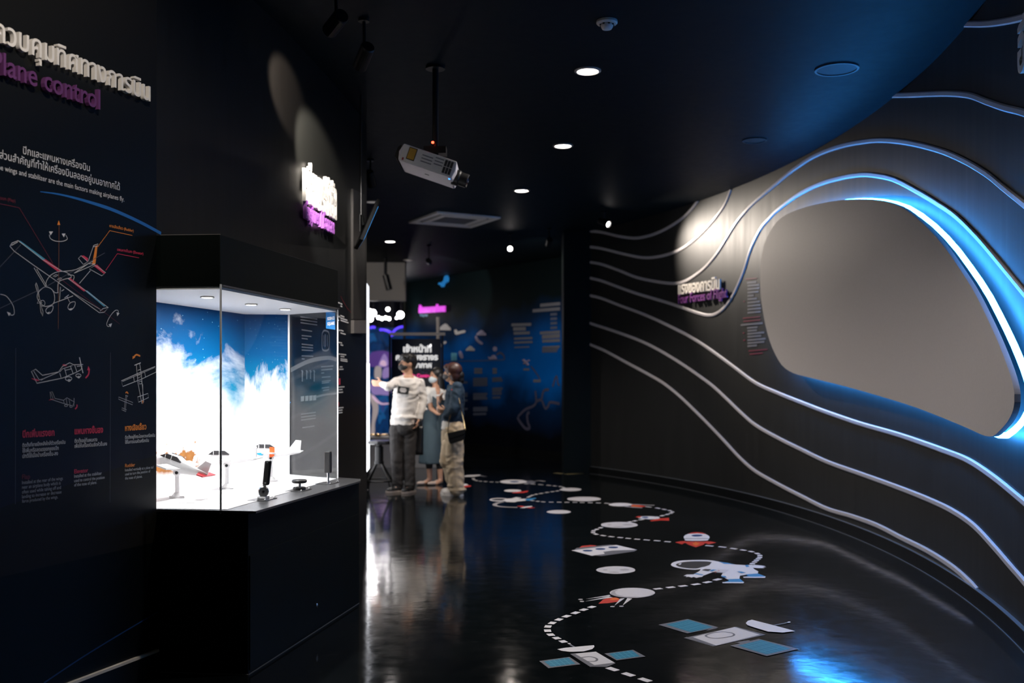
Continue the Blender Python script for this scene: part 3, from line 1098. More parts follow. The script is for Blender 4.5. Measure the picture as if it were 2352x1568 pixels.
stk = mk('logo_sticker', slab([G((749, 715)), G((770, 718)), G((770, 757)), G((749, 754))], gn * .001), mat('sticker_blue', (.012, .16, .42), .5), ge, label='blue square sticker')
mk('logo_lettering', join(text('SCIENCE', G((752.5, 735), .0045), G((769, 733), .0045), gn, bold=.04, ys=1.5), text('SQUARE', G((752.5, 747), .0045), G((769, 745), .0045), gn, bold=.04, ys=1.5)), 'case_white', ge, label='white logo words')
for k, (px, py) in enumerate(((476, 681), (577, 698), (655, 709))):
    p = atz(px, py, ZH0 - .013)
    cl = mk('case_light', lathe([(.036, -.006), (.034, 0), (.0, 0)], (p.x, p.y, p.z), 20), 'lamp_rim', dc)
    mk('case_light_lens', lathe([(0, -.0065), (.027, -.0065), (.027, -.004)], (p.x, p.y, p.z), 18), 'lamp_glow', cl)
    light('AREA', 'case_lamp', (p.x, p.y, p.z - .010), (p.x - .05, p.y, 0), 10, (1, .96, .95), .05)

# --- the three levers on the ledge
ad = fd                                   # along the counter
an = fn                                   # across, outward


def ledge_plate(t, c):
    """dark bolted plate under a control"""
    pl = [c - ad * .07 - an * .055, c + ad * .07 - an * .055, c + ad * .07 + an * .045, c - ad * .07 + an * .045]
    return mk('base_plate', slab(pl, (0, 0, .004)), 'steel_dark', t, bevel=.001)


def bolts(t, pts):
    for p in pts:
        mk('bolt', lathe([(.006, 0), (.006, .004), (.003, .006), (0, .006)], p, 10), 'steel', t)


ZL = ZC - .002
c = atz(605, 1147, ZL)
t = thing('control_lever', 'tall black-gripped lever on a round steel hub, nearest the counter corner', 'lever', c, 'controls on the case ledge')
ledge_plate(t, c)
bolts(t, [c + ad * .055 + an * .035 + Z * .004, c - ad * .055 + an * .035 + Z * .004])
hub = c + Z * .042 - an * .0
vd = Vector((.25, -1, 0)).normalized()
mk('hub', join(lathe([(.0, -.018), (.028, -.018), (.028, .012), (.024, .018), (.010, .018), (.010, .013), (.0, .013)], M=aim(hub, vd), n=28), box(c + Z * .010, (.045, .05, .016), -.19)), 'steel', t, smooth=False)
mk('hub_screw', lathe([(.006, 0), (.006, .003), (0, .003)], M=aim(hub + vd * .014, vd), n=10), 'black_rubber', t)
g0, g1 = aty(611, 1111, c.y), aty(616, 1060, c.y)
mk('rod', slab([hub + Vector((-.009, .005, .01)), hub + Vector((.009, .005, .01)), g1 + Vector((.006, .005, 0)), g1 + Vector((-.006, .005, 0))], (0, .008, 0)), 'steel', t)
gr = mk('grip', box(((g0 + g1) / 2)[:], (.034, .026, .128), 0), 'black_rubber', t, bevel=.008)
gr.rotation_euler = (0, 0, 0)
dx = (g1 - g0).x
for vtx in gr.data.vertices:
    vtx.co.x += (vtx.co.z - ((g0 + g1) / 2 - wloc(t)).z) * dx / (g1 - g0).z
for q in (g0 + (g1 - g0) * .06, g1 + (g1 - g0) * .0):
    mk('grip_screw', lathe([(.0055, 0), (.0055, .002), (0, .002)], M=aim(q + Vector((0, -.013, 0)), (0, -1, 0)), n=10), 'steel', gr)

c = atz(687.5, 1126, ZL)
t = thing('mushroom_control', 'low black mushroom knob on the steel ledge between the two levers', 'knob', c, 'controls on the case ledge')
ledge_plate(t, c)
bolts(t, [c + ad * .055 + an * .035 + Z * .004, c - ad * .055 + an * .035 + Z * .004])
mk('collar', lathe([(.036, .004), (.036, .016), (.03, .02), (0, .02)], c, 24), 'black_rubber', t)
for k in range(6):
    a = k * math.pi / 3
    mk('collar_screw', lathe([(.003, 0), (.003, .002), (0, .002)], c + Vector((.03 * math.cos(a), .03 * math.sin(a), .019)), 8), 'steel', t)
mk('stem', lathe([(.009, .018), (.009, .045), (0, .045)], c, 14), 'steel', t)
mk('knob_cap', lathe([(0, .042), (.036, .042), (.0415, .047), (.0415, .056), (.036, .061), (0, .061)], c, 32), 'black_rubber', t, smooth=False)

c = atz(753.5, 1110, ZL)
t = thing('control_lever', 'upright square-gripped black lever at the far end of the ledge by the logo pane', 'lever', c, 'controls on the case ledge')
ledge_plate(t, c)
bolts(t, [c + ad * .055 + an * .035 + Z * .004, c - ad * .055 + an * .035 + Z * .004])
mk('rod', lathe([(.007, .004), (.007, .07), (0, .07)], c, 12), 'steel', t)
mk('grip', box((c.x, c.y, c.z + .128), (.040, .030, .128), -.19), mat('grip_graphite', (.03, .03, .032), .35), t, bevel=.005)

# --- model airplanes
mat('model_white', (.84, .83, .84), .4)
mat('model_window', (.05, .05, .055), .25)
mat('model_red', (.50, .03, .04), .4)
mat('model_orange', (.80, .13, .02), .4)
mat('model_blue', (.02, .38, .62), .4)


def rsec(x, y0, z0, z1, w):
    """rounded fuselage cross-section at station x"""
    h, m = (z1 - z0) / 2, (z1 + z0) / 2
    out = []
    for k in range(12):
        a = 2 * math.pi * k / 12
        ca, sa = math.cos(a), math.sin(a)
        out.append(Vector((x, y0 + w * math.copysign(abs(ca) ** .6, ca), m + h * math.copysign(abs(sa) ** .6, sa))))
    return out


def model_plane(pos, pitch, yaw, label, post_h, extras):
    """nose toward -x; pos is the foot of its stand"""
    t = thing('model_airplane', label, 'model airplane', pos, 'model airplanes in the lit case')
    M = Matrix.Translation(Vector(pos) + Z * post_h) @ Matrix.Rotation(yaw, 4, 'Z') @ Matrix.Rotation(pitch, 4, 'Y')
    st = [(-.165, .002, .012, .006), (-.15, -.012, .026, .017), (-.11, -.02, .034, .024), (-.095, -.021, .036, .025), (-.06, -.022, .062, .026), (.0, -.022, .064, .026), (.035, -.021, .050, .025), (.10, -.008, .038, .015), (.175, .008, .030, .006)]
    v, f = [], []
    for s in st:
        v += [M @ p for p in rsec(s[0], 0, s[1], s[2], s[3])]
    for i in range(len(st) - 1):
        for k in range(12):
            f.append((i * 12 + k, i * 12 + (k + 1) % 12, (i + 1) * 12 + (k + 1) % 12, (i + 1) * 12 + k))
    f += [tuple(range(12))[::-1], tuple(range((len(st) - 1) * 12, len(st) * 12))]
    mk('fuselage', (v, f), 'model_white', t, smooth=True)
    for q in ([(-.10, .038), (-.072, .058), (-.072, .038)], [(-.066, .038), (-.066, .061), (-.036, .061), (-.036, .038)], [(-.030, .038), (-.030, .061), (-.002, .061), (.026, .044), (.026, .038)]):
        for sy in (-1, 1):
            mk('window', slab([M @ Vector((x, sy * .0225, z)) for x, z in q], (M.to_3x3() @ Vector((0, sy * .006, 0)))), 'model_window', t)
    for sy in (-1, 1):
        wv = [(-.055, .0, 0), (.035, .0, 0), (.03, .15 * sy, .012), (-.03, .15 * sy, .012)]
        mk('wing', slab([M @ Vector(p) for p in wv], M.to_3x3() @ Vector((0, 0, .009))), 'model_white', t, bevel=.002)
    mk('tail_fin', slab([M @ Vector(p) for p in ((.105, -.003, .03), (.178, -.003, .026), (.182, -.003, .085), (.148, -.003, .088))], M.to_3x3() @ Vector((0, .006, 0))), 'model_white', t, bevel=.0015)
    for sy in (-1, 1):
        sb = mk('stabilizer', slab([M @ Vector(p) for p in ((.125, 0, .014), (.185, 0, .014), (.188, .062 * sy, .016), (.15, .062 * sy, .016))], M.to_3x3() @ Vector((0, 0, .005))), 'model_red' if 'tip' in extras else 'model_white', t)
    if 'door' in extras:
        mk('door_panel', slab([M @ Vector(p) for p in ((-.003, -.029, -.018), (.014, -.029, -.015), (.026, -.029, -.008), (.026, -.029, .040), (.018, -.029, .045), (-.003, -.029, .045))], M.to_3x3() @ Vector((0, -.003, 0))), 'model_orange', t, label='orange panel')
        mk('stripe', slab([M @ Vector(p) for p in ((-.085, -.0275, .006), (-.03, -.0275, .012), (-.045, -.0275, -.006), (-.066, -.0275, -.004))], M.to_3x3() @ Vector((0, -.0015, 0))), 'model_blue', t, label='blue swoosh')
    b = Vector(pos)
    mk('stand_post', join(lathe([(.013, .012), (.0115, .03), (.0115, post_h - .035), (.013, post_h - .02), (0, post_h - .02)], b, 14), box(b + Z * .008, (.075, .05, .008), .2), lathe([(.030, .0), (.030, .010), (.014, .03), (0, .03)], b, 16)), 'model_white', t, bevel=.0)
    mk('pivot', join(lathe([(.019, -.02), (.019, .02), (.012, .024), (0, .024)], M=aim(b + Z * (post_h - .022), (.2, -1, 0)), n=18)), 'case_white', t)
    mk('pivot_bolt', lathe([(.008, 0), (.008, .003), (0, .003)], M=aim(b + Z * (post_h - .022) + Vector((.2, -1, 0)).normalized() * .025, (.2, -1, 0)), n=12), 'black_rubber', t)
    return t


pA = atz(407, 1143, ZC)
model_plane(pA, math.radians(17), math.radians(-14), 'white model airplane with red tail tips, nose up on a stand, nearest the front glass', .155, ('tip',))
pB = atz(521, 1122, ZC)
model_plane(pB, math.radians(0), math.radians(-10), 'plain white model airplane flying level, between the other two models', .155, ())
pC = atz(622, 1105, ZC)
model_plane(pC, math.radians(1), math.radians(4), 'white model airplane with an orange panel and blue swoosh, farthest in the case', .165, ('door',))

# ================================================================== INNER WALL: SIGN AND CAPTIONS
def itext(body, a, b, **kw):
    (p, n1), (q, n2) = in_surf(*a), in_surf(*b)
    d = (q - p).normalized()
    n = Vector((d.y, -d.x, 0)).normalized()
    return text(body, p, q, n, **kw)


sg = thing('wall_sign', 'two raised white Thai lines over purple words under a spotlight above the display case', 'sign', in_surf(726, 470)[0])
mks('thai_lettering', [itext('เครื่องยนต์กำลัง', (690, 427), (764, 473), ys=1.7, bold=.03, thick=.022, lift=.012), itext('ทำให้เครื่องบิน', (690, 459), (764, 504), ys=1.7, bold=.03, thick=.022, lift=.012)], 'letter_white', sg, label='white raised Thai letters', gap=0.0)
mk('english_lettering', itext('Engines / Forces', (692, 499), (759, 537), ys=1.5, bold=.03, thick=.022, lift=.012), mat('letter_violet', (.50, .16, .62), .4), sg, label='purple raised English letters')

wg = thing('wall_graphic', 'printed captions and curved stripe on the dark wall beyond the display case', 'wall graphic', in_surf(720, 900)[0])
zc = lambda x, y: (640 + x / 3.5636, 680 + y / 3.5636)


def irib(a, b, wd):
    """one unreadable printed text line"""
    pts = []
    for k in range(5):
        t = k / 4
        pts.append(in_surf(*zc(a[0] + (b[0] - a[0]) * t, a[1] + (b[1] - a[1]) * t))[0])
    n = in_surf(*zc(*a))[1]
    return ribbon(pts, n, wd, .003)


rows = []
for x0, x1, y, sl in ((175, 312, 168, 20), (175, 312, 192, 20), (175, 312, 216, 20), (185, 270, 275, 12), (185, 265, 322, 8), (185, 235, 345, 6), (185, 278, 392, 10), (185, 278, 416, 8), (185, 278, 440, 6), (185, 280, 488, 4), (185, 210, 512, 2),
                      (345, 445, 578, -8), (345, 438, 604, -8), (345, 370, 630, -3), (350, 422, 664, -6), (350, 422, 698, -8), (350, 410, 712, -8), (350, 410, 752, -8), (360, 410, 772, -8), (180, 300, 966, -16), (180, 300, 990, -16), (180, 300, 1014, -16), (190, 290, 1076, -14)):
    rows.append(irib((x0, y), (x1, y + sl), .008))
mks('caption_lettering', [*rows], 'print_grey', wg, gap=0.05)
rows = []
for x0, x1, y, sl in ((485, 500, 52, 5), (503, 518, 60, 6), (503, 518, 80, 6), (482, 500, 163, 8), (503, 535, 158, 12), (503, 560, 178, 20), (503, 568, 196, 22), (480, 500, 276, 4), (503, 528, 278, 8), (503, 545, 300, 12), (482, 502, 378, 2), (503, 516, 380, 4), (503, 526, 398, 5), (483, 500, 472, 2), (503, 550, 474, 6), (503, 535, 492, 4), (503, 558, 512, 8), (503, 560, 526, 8), (497, 520, 578, 0), (490, 528, 598, 0), (478, 536, 745, -4), (478, 520, 766, -3), (478, 524, 788, -3), (478, 528, 916, -6), (478, 520, 936, -5), (478, 520, 956, -5)):
    rows.append(irib((x0, y), (x1, y + sl), .010))
mks('caption_lettering', [*rows], 'print_white', wg, gap=0.05)
mks('heading_lettering', [irib((478, 700), (503, 698), .05), irib((478, 884), (492, 882), .03)], 'print_red', wg, label='red heading', gap=0.0)
mk('orange_marking', join(irib((482, 570), (488, 655), .02)), 'print_orange', wg, label='orange stroke')


def icurve(pts, wd, lift=.003):
    P = [in_surf(*zc(*p))[0] for p in pts]
    return ribbon(cr(P, 5), in_surf(*zc(*pts[0]))[1], wd, lift)


mks('arc_stripe', [icurve([(95, 605), (170, 565), (250, 530), (340, 510), (420, 505), (470, 520)], .03), icurve([(300, 825), (380, 805), (470, 795)], .015)], 'print_grey', wg, label='pale curved stripe', gap=0.0)
mk('arc_stripe', icurve([(505, 0), (530, 50), (565, 105), (600, 140)], .006), 'print_dark_red', wg, label='thin dark red stripe')
mks('engine_outline', [icurve([(352, 310), (365, 284), (390, 284), (410, 310), (410, 415), (395, 443), (365, 443), (352, 415), (352, 310)], .012), icurve([(366, 320), (366, 410)], .01), icurve([(378, 312), (378, 415)], .02), icurve([(395, 318), (395, 412)], .01)], 'print_grey', wg, label='pale oval engine drawing', gap=0.05)
mks('rocket_outline', [*[join(icurve([(x, 605), (x, y)], .022), icurve([(x - 8, 608), (x + 8, 620)], .008)) for x, y in ((190, 698), (227, 680), (258, 678), (288, 698))]], 'print_grey', wg, gap=0.0)
for x in (178, 214, 247, 278):
    a = [in_surf(*zc(px, py), .003)[0] for px, py in ((x, 820 - (x - 178) * .08), (x + 28, 816 - (x - 178) * .08), (x + 26, 858 - (x - 178) * .08), (x, 862 - (x - 178) * .08))]
    mk('label_tag', flat(a), 'print_white', wg)

# grey metal plate and post on the end of the inner wall
pe = [in_surf(p, 700)[0] for p in (806, 833)]
mat('brushed_grey', (.22, .20, .19), .35, .5)
t = thing('wall_post', 'slim brushed grey post with a square metal plate at the end of the caption wall', 'post', pe[1])
n_ = in_surf(825, 700)[1]
mk('upper_sleeve', slab([pe[0] + Z * (aty(0, 733, pe[0].y).z - pe[0].z), pe[1] + Z * (aty(0, 733, pe[1].y).z - pe[1].z), pe[1] + Z * .95, pe[0] + Z * .95], n_ * .02), mat('sleeve_grey', (.035, .031, .028), .4, .1), t)
mk('plate', slab([aty(805, 735, pe[0].y), aty(834, 735, pe[1].y), aty(834, 765, pe[1].y), aty(805, 765, pe[0].y)], n_ * .03), 'brushed_grey', t)

# ================================================================== HANGING TELEVISION
mat('black_metal', (.008, .008, .009), .4, .3)
mat('tv_black', (.004, .0045, .005), .5, spec=.15)
NT, NB, FB = aty(869, 474, 7.7), aty(837, 548, 7.7), aty(824, 583, 8.2)
FB.z = NB.z
FT = NT + (FB - NB)
tn = (FB - NB).cross(NT - NB).normalized()
if tn.x < 0:
    tn = -tn
t = thing('television', 'flat television tilted down from a ceiling pole, its lit blue screen seen nearly edge on', 'television', (NB + FT) / 2)
mg = [(NB + (NB - FB).normalized() * .02 + (NB - NT).normalized() * .02), (FB + (FB - NB).normalized() * .02 + (NB - NT).normalized() * .02), (FT + (FB - NB).normalized() * .02 + (NT - NB).normalized() * .05), (NT + (NB - FB).normalized() * .02 + (NT - NB).normalized() * .05)]
mk('housing', slab([p - tn * .002 for p in mg], -tn * .03), 'tv_black', t, bevel=.004)
mk('screen', slab([p - tn * .001 for p in (NB, FB, FT, NT)], tn * .002), mat('tv_screen', (.02, .1, .2), .2, emi=(.07, .33, .80), es=1.0), t, label='lit blue screen')
pm = (NT + FT) / 2 - tn * .12 - Z * .1
mk('pole', tube([(pm.x, pm.y, pm.z), (pm.x, pm.y, CEIL)], .010, 10), 'black_metal', t)
mk('bracket', join(tube([pm + Z * .02, (NB + FT) / 2 - tn * .05], .02, 8), slab([(NB + FT) / 2 - tn * .05 + q for q in (Vector((0, -.1, -.07)), Vector((0, .1, -.07)), Vector((0, .1, .07)), Vector((0, -.1, .07)))], -tn * .01)), 'tv_black', t)

# ================================================================== TOUCH SCREEN BEHIND THE INNER WALL
mat('screen_white', (.8, .8, .8), .3, emi=(.93, .95, 1.0), es=3.2)
ns, fs = aty(838.5, 900, 12.05), aty(848, 900, 12.85)
td = (fs - ns); td.z = 0; td.normalize()
tnm = Vector((td.y, -td.x, 0))
zb, zt = .27, 2.60
t = thing('touch_screen', 'tall white lit touch panel seen edge on, reached by the man in the sweatshirt', 'screen', (ns.x, ns.y, 0))
p0, p1 = Vector((ns.x, ns.y, 0)), Vector((fs.x, fs.y, 0))
mk('housing', slab([p0 - td * .04 + Z * .0, p1 + td * .04 + Z * .0, p1 + td * .04 + Z * zt, p0 - td * .04 + Z * zt], -tnm * .09), 'tv_black', t, bevel=.004)
mk('lit_panel', slab([p0 + Z * zb, p1 + Z * zb, p1 + Z * 1.62, p0 + Z * 1.62], tnm * .004), 'screen_white', t, label='glowing lower panel')
mk('lit_panel', slab([p0 + td * .05 + Z * 1.63, p1 - td * .1 + Z * 1.63, p1 - td * .1 + Z * zt, p0 + td * .05 + Z * zt], tnm * .004), mat('screen_pale', (.8, .8, .8), .3, emi=(.9, .92, 1.0), es=1.6), t, label='dimmer upper panel')

# ================================================================== CEILING FIXTURES
mat('white_plastic', (.62, .57, .54), .45)
mat('lens_bright', (1, 1, 1), .4, emi=(1, .93, .90), es=22)
mat('lens_dim', (.5, .47, .44), .4, emi=(1, .93, .88), es=.16)  # faint glow put into lenses that have no lamp behind them


def downlight(px, py, label, power, dim=False, cone=130):
    p = atz(px, py, CEIL)
    t = thing('downlight', label, 'ceiling light', p, 'recessed downlights along the ceiling')
    mk('rim', lathe([(.098, 0), (.098, -.006), (.080, -.012), (.076, -.004), (.076, 0)], p, 28), 'lamp_rim', t)
    mk('lens', lathe([(0, -.005), (.077, -.005), (.077, -.001)], p, 28), 'lens_dim' if dim else 'lens_bright', t)
    if power:
        light('SPOT', 'downlight_lamp', p - Z * .03, p - Z * 2, power, (1, .90, .82), .06, cone, .6)
    return t


downlight(1350, 162, 'bright recessed downlight nearest the smoke detector', 130)
downlight(1293, 334, 'bright recessed downlight to the right of the projector', 130)
downlight(1198, 437, 'bright recessed downlight above the square air vent', 260)
downlight(896, 554, 'bright recessed downlight past the tilted television', 160)
downlight(1449, -160, 'bright recessed downlight added out of view above the larger satellite sticker', 130)  # added out of view, continues the row to light floor and projector
downlight(938, 597, 'dim recessed downlight farthest along the ceiling, above the gallery opening', 0, True)
downlight(855, 463, 'dim recessed downlight behind the tilted television', 0, True)


def track_spot(pos, target, label, power, cone, size=.03, lens=True, color=(1, .88, .76), blend=.5):
    pos, target = Vector(pos), Vector(target)
    d = (target - pos).normalized()
    t = thing('track_spotlight', label, 'spotlight', pos, 'adjustable spotlights under the ceiling')
    mk('housing', lathe([(.0, -.09), (.040, -.09), (.045, -.08), (.045, .085), (.041, .085), (.039, .06), (0, .06)], M=aim(pos, d), n=20), 'black_metal', t)
    mk('lens', lathe([(0, .061), (.036, .061), (.036, .066), (0, .066)], M=aim(pos, d), n=20), 'lens_bright', t)
    mk('stem', tube([pos - d * .02, (pos.x, pos.y, CEIL - .02)], .010, 8), 'black_metal', t)
    mk('canopy', lathe([(.035, 0), (.035, -.02), (0, -.02)], (pos.x, pos.y, CEIL), 16), 'black_metal', t)
    light('SPOT', 'spot_lamp', pos + d * .09, target, power, color, size, cone, blend)
    return t


c1 = aty(1388, 511, 13.3)
track_spot(c1, hit_right(1668, 625), 'lit spotlight by the far end of the curved wall, washing the sign and screen', 330, 74, .04, blend=1.0)
c2 = aty(1172, 569, 15.3)
track_spot(c2, aty(1100, 900, 9.0), 'lit spotlight hanging near the far blue wall', 3, 40)
# two for the inner wall, one for the graphic wall, one for the back wall
track_spot((-.93, 6.25, 3.42), in_surf(724, 400)[0], 'black spotlight over the display case aimed at the raised purple sign', 280, 50, .03, color=(1, .93, .86))
track_spot((-1.02, 5.75, 3.45), in_surf(650, 205)[0], 'black spotlight over the display case aimed high on the wall', 110, 36, .03, color=(1, .80, .72))
track_spot((-.75, 2.6, 3.45), L((120, 190)), 'black spotlight aimed at the heading on the graphic wall', 120, 62, .04, color=(1, .90, .80), blend=.8)
track_spot(aty(985, 600, 16.6), hit_back(1040, 690), 'black spotlight aimed at the blue bird cutout on the far wall', 260, 32, .03, blend=.3)
track_spot((.55, 14.8, 3.46), hit_back(1190, 820), 'unseen spotlight added near the pier to brighten the blue map on the far wall', 240, 76, .04, blend=1.0)  # added lamp, washes the map where no fixture is visible
track_spot((-.80, 10.3, 3.54), (-1.15, 12.4, 1.0), 'unseen spotlight added above the three visitors to light them', 85, 50, .05, blend=.7)  # added as a source for the light on the visitors
track_spot((-1.45, 10.2, 3.46), (-1.25, 12.6, 1.1), 'unseen spotlight added over the stool side of the visitors to light them', 60, 50, .05, blend=.7)  # another added lamp for the visitors, no fixture visible there

p = atz(1394, 48, CEIL)
t = thing('smoke_detector', 'small round white smoke detector on the dark ceiling', 'smoke detector', p)
mk('base', lathe([(.066, 0), (.067, -.014), (.060, -.022), (.042, -.022), (0, -.022)], p, 28), 'white_plastic', t)
mk('sensor_dome', lathe([(.042, -.022), (.040, -.030), (.036, -.042), (.030, -.052), (.016, -.056), (0, -.056)], p, 28), 'white_plastic', t, smooth=True)
for k in range(8):
    a = k * math.pi / 4 + .2
    mk('vent_slot', box((p.x + .041 * math.cos(a), p.y + .041 * math.sin(a), p.z - .027), (.012, .012, .007), a), 'black_rubber', t)

p = atz(1922, 158, CEIL)
t = thing('ceiling_speaker', 'round speaker set flush in the blue-lit ceiling', 'speaker', p)
mk('ring', lathe([(.155, 0), (.155, -.010), (.140, -.010), (.140, 0)], p, 40), mat('speaker_ring', (.06, .07, .085), .45), t)
mk('grille', lathe([(0, -.004), (.14, -.004), (.14, 0)], p, 40), mat('speaker_grille', (.022, .026, .034), .6), t)
p = atz(1733, 322, CEIL)
t = thing('ceiling_speaker', 'round dark speaker in the ceiling close to the top of the curved wall', 'speaker', p)
mk('ring', lathe([(.115, 0), (.115, -.008), (.10, -.008), (.10, 0)], p, 40), mat('speaker_dark', (.012, .013, .016), .6), t)
mk('grille', lathe([(0, -.003), (.10, -.003), (.10, 0)], p, 40), 'speaker_dark', t)

# air vent
q = [atz(x, y, CEIL) for x, y in ((938.8, 508.7), (1003.8, 484.9), (1150, 497.9), (1081.8, 520.2))]
cc = sum(q, Vector()) / 4
t = thing('air_vent', 'square white air conditioning cassette in the ceiling', 'air vent', cc)
mat('vent_white', (.90, .85, .80), .5)
S_ = lambda k: [cc + (p - cc) * k for p in q]
o_, i_ = S_(1.0), S_(.84)
mk('frame', join(*[slab([o_[k], o_[(k + 1) % 4], i_[(k + 1) % 4], i_[k]], (0, 0, -.025)) for k in range(4)]), 'vent_white', t)
mk('duct', slab(S_(.84), (0, 0, -.004)), 'black_metal', t)
g_o, g_i = S_(.70), S_(.54)
mk('grille_frame', join(*[slab([g_o[k] - Z * .005, g_o[(k + 1) % 4] - Z * .005, g_i[(k + 1) % 4] - Z * .005, g_i[k] - Z * .005], (0, 0, -.02)) for k in range(4)]), 'vent_white', t)
mk('grille', join(slab([p - Z * .005 for p in S_(.54)], (0, 0, -.010)), *[slab([a + (b - a) * k - Z * .015, c_ + (d_ - c_) * k - Z * .015, c_ + (d_ - c_) * (k + .03) - Z * .015, a + (b - a) * (k + .03) - Z * .015], (0, 0, -.006)) for a, b, d_, c_ in [S_(.54)] for k in (.1, .22, .34, .46, .58, .70, .82)]), mat('vent_grey', (.17, .155, .145), .6), t)

# ================================================================== PROJECTOR
mat('projector_white', (.78, .75, .76), .45)
mat('projector_side', (.88, .83, .76), .5)
PD = 7.0
k_ = PD / F
e1 = Vector((math.cos(math.radians(19)), 0, -math.sin(math.radians(19))))
e3 = Vector((math.sin(math.radians(19)), 0, math.cos(math.radians(19))))
ey = Vector((0, 1, 0))
o0 = aty(800 + 590 / 4.6125, 280 + 225 / 4.6125, PD)     # top left near corner
Lp, Hp, Wp = 129 * k_, 40.5 * k_, .40
Pj = lambda a, b, c: o0 + e1 * (a * Lp) + ey * (b * Wp) - e3 * (c * Hp)
t = thing('projector', 'white ceiling projector tilted toward the curved screen with a yellow warning label', 'projector', Pj(.5, .5, .5))
bodyv = slab([Pj(0, 0, 0), Pj(1, 0, 0), Pj(1.03, 0, .5), Pj(1.0, 0, 1), Pj(.0, 0, 1), Pj(-.04, 0, .5)], ey * Wp)
mk('body', bodyv, 'projector_white', t, bevel=.008)
mk('side_panel', slab([Pj(.015, -.004, .05), Pj(.97, -.004, .05), Pj(.95, -.004, .97), Pj(.02, -.004, .97)], -ey * .002), 'projector_side', t, label='grey-white side panel')
mk('warning_label', slab([Pj(.12, -.012, .08), Pj(.27, -.012, .08), Pj(.27, -.012, .80), Pj(.12, -.012, .80)], -ey * .001), mat('label_frame', (.03, .025, .01), .5), t, label='dark bordered label')
mk('warning_label_face', slab([Pj(.132, -.015, .13), Pj(.258, -.015, .13), Pj(.258, -.015, .75), Pj(.132, -.015, .75)], -ey * .001), mat('label_yellow', (.62, .33, .03), .5), t, label='yellow label face')
for r in range(2):
    for c in range(3):
        mk('vent_grille', slab([Pj(.80 + c * .055, -.012, .12 + r * .40), Pj(.845 + c * .055, -.012, .12 + r * .40), Pj(.845 + c * .055, -.012, .48 + r * .40), Pj(.80 + c * .055, -.012, .48 + r * .40)], -ey * .001), mat('grille_dark', (.05, .047, .045), .6), t)
for a, b, c, r in ((.38, .58, .25, 3), (.62, .78, .15, 3)):
    mk('printed_note', join(*[slab([Pj(a, -.012, c + i * .18), Pj(b, -.012, c + i * .18), Pj(b, -.012, c + .06 + i * .18), Pj(a, -.012, c + .06 + i * .18)], -ey * .0006) for i in range(r)]), mat('print_faint', (.25, .235, .22), .6), t)
mk('logo_badge', slab([Pj(.46, .42, 1.01), Pj(.54, .42, 1.01), Pj(.54, .48, 1.01), Pj(.46, .48, 1.01)], -e3 * .001), 'grille_dark', t)
mk('status_light', elli(Pj(.955, .12, 1.0), (.008, .008, .006)), mat('blue_led', (.02, .1, .5), .4, emi=(.05, .3, 1.0), es=3), t, label='small blue status light')
mk('red_mark', slab([Pj(.055, -.012, .78), Pj(.085, -.012, .78), Pj(.085, -.012, .93), Pj(.055, -.012, .93)], -ey * .001), mat('mark_red', (.4, .03, .03), .5), t)
mk('rear_cover', slab([Pj(-.03, .02, .06), Pj(-.10, .1, .25), Pj(-.10, .1, .8), Pj(-.03, .02, .98)], ey * (Wp * .8)), 'black_rubber', t)
lc = Pj(1.02, .45, .62)
ln = mk('lens_barrel', lathe([(.058, -.02), (.058, .02), (.050, .03), (.050, .085), (.044, .09), (.040, .07), (0, .068)], M=aim(lc, e1), n=26), 'black_rubber', t)
mk('lens_glass', elli(lc + e1 * .066, (.03, .03, .03)), mat('lens_blue', (.01, .02, .06), .05, coat=1.0), ln)
mb = Pj(.55, .5, 0)
mount = mk('mount_arm', join(tube([mb, (mb.x, mb.y, CEIL)], .022, 12), slab([Pj(.3, .3, -.02), Pj(.8, .3, -.02), Pj(.8, .7, -.02), Pj(.3, .7, -.02)], -e3 * .015), box((mb.x, mb.y, mb.z + .06), (.16, .12, .05)), lathe([(.07, 0), (.07, -.02), (0, -.02)], (mb.x, mb.y, CEIL), 20)), 'black_metal', t)
rl = aty(994, 327, mb.y - .07)
mk('sensor_light', elli(rl, (.010, .010, .009)), mat('red_led', (.5, .02, .01), .4, emi=(1, .05, .02), es=9), mount, label='small red light')

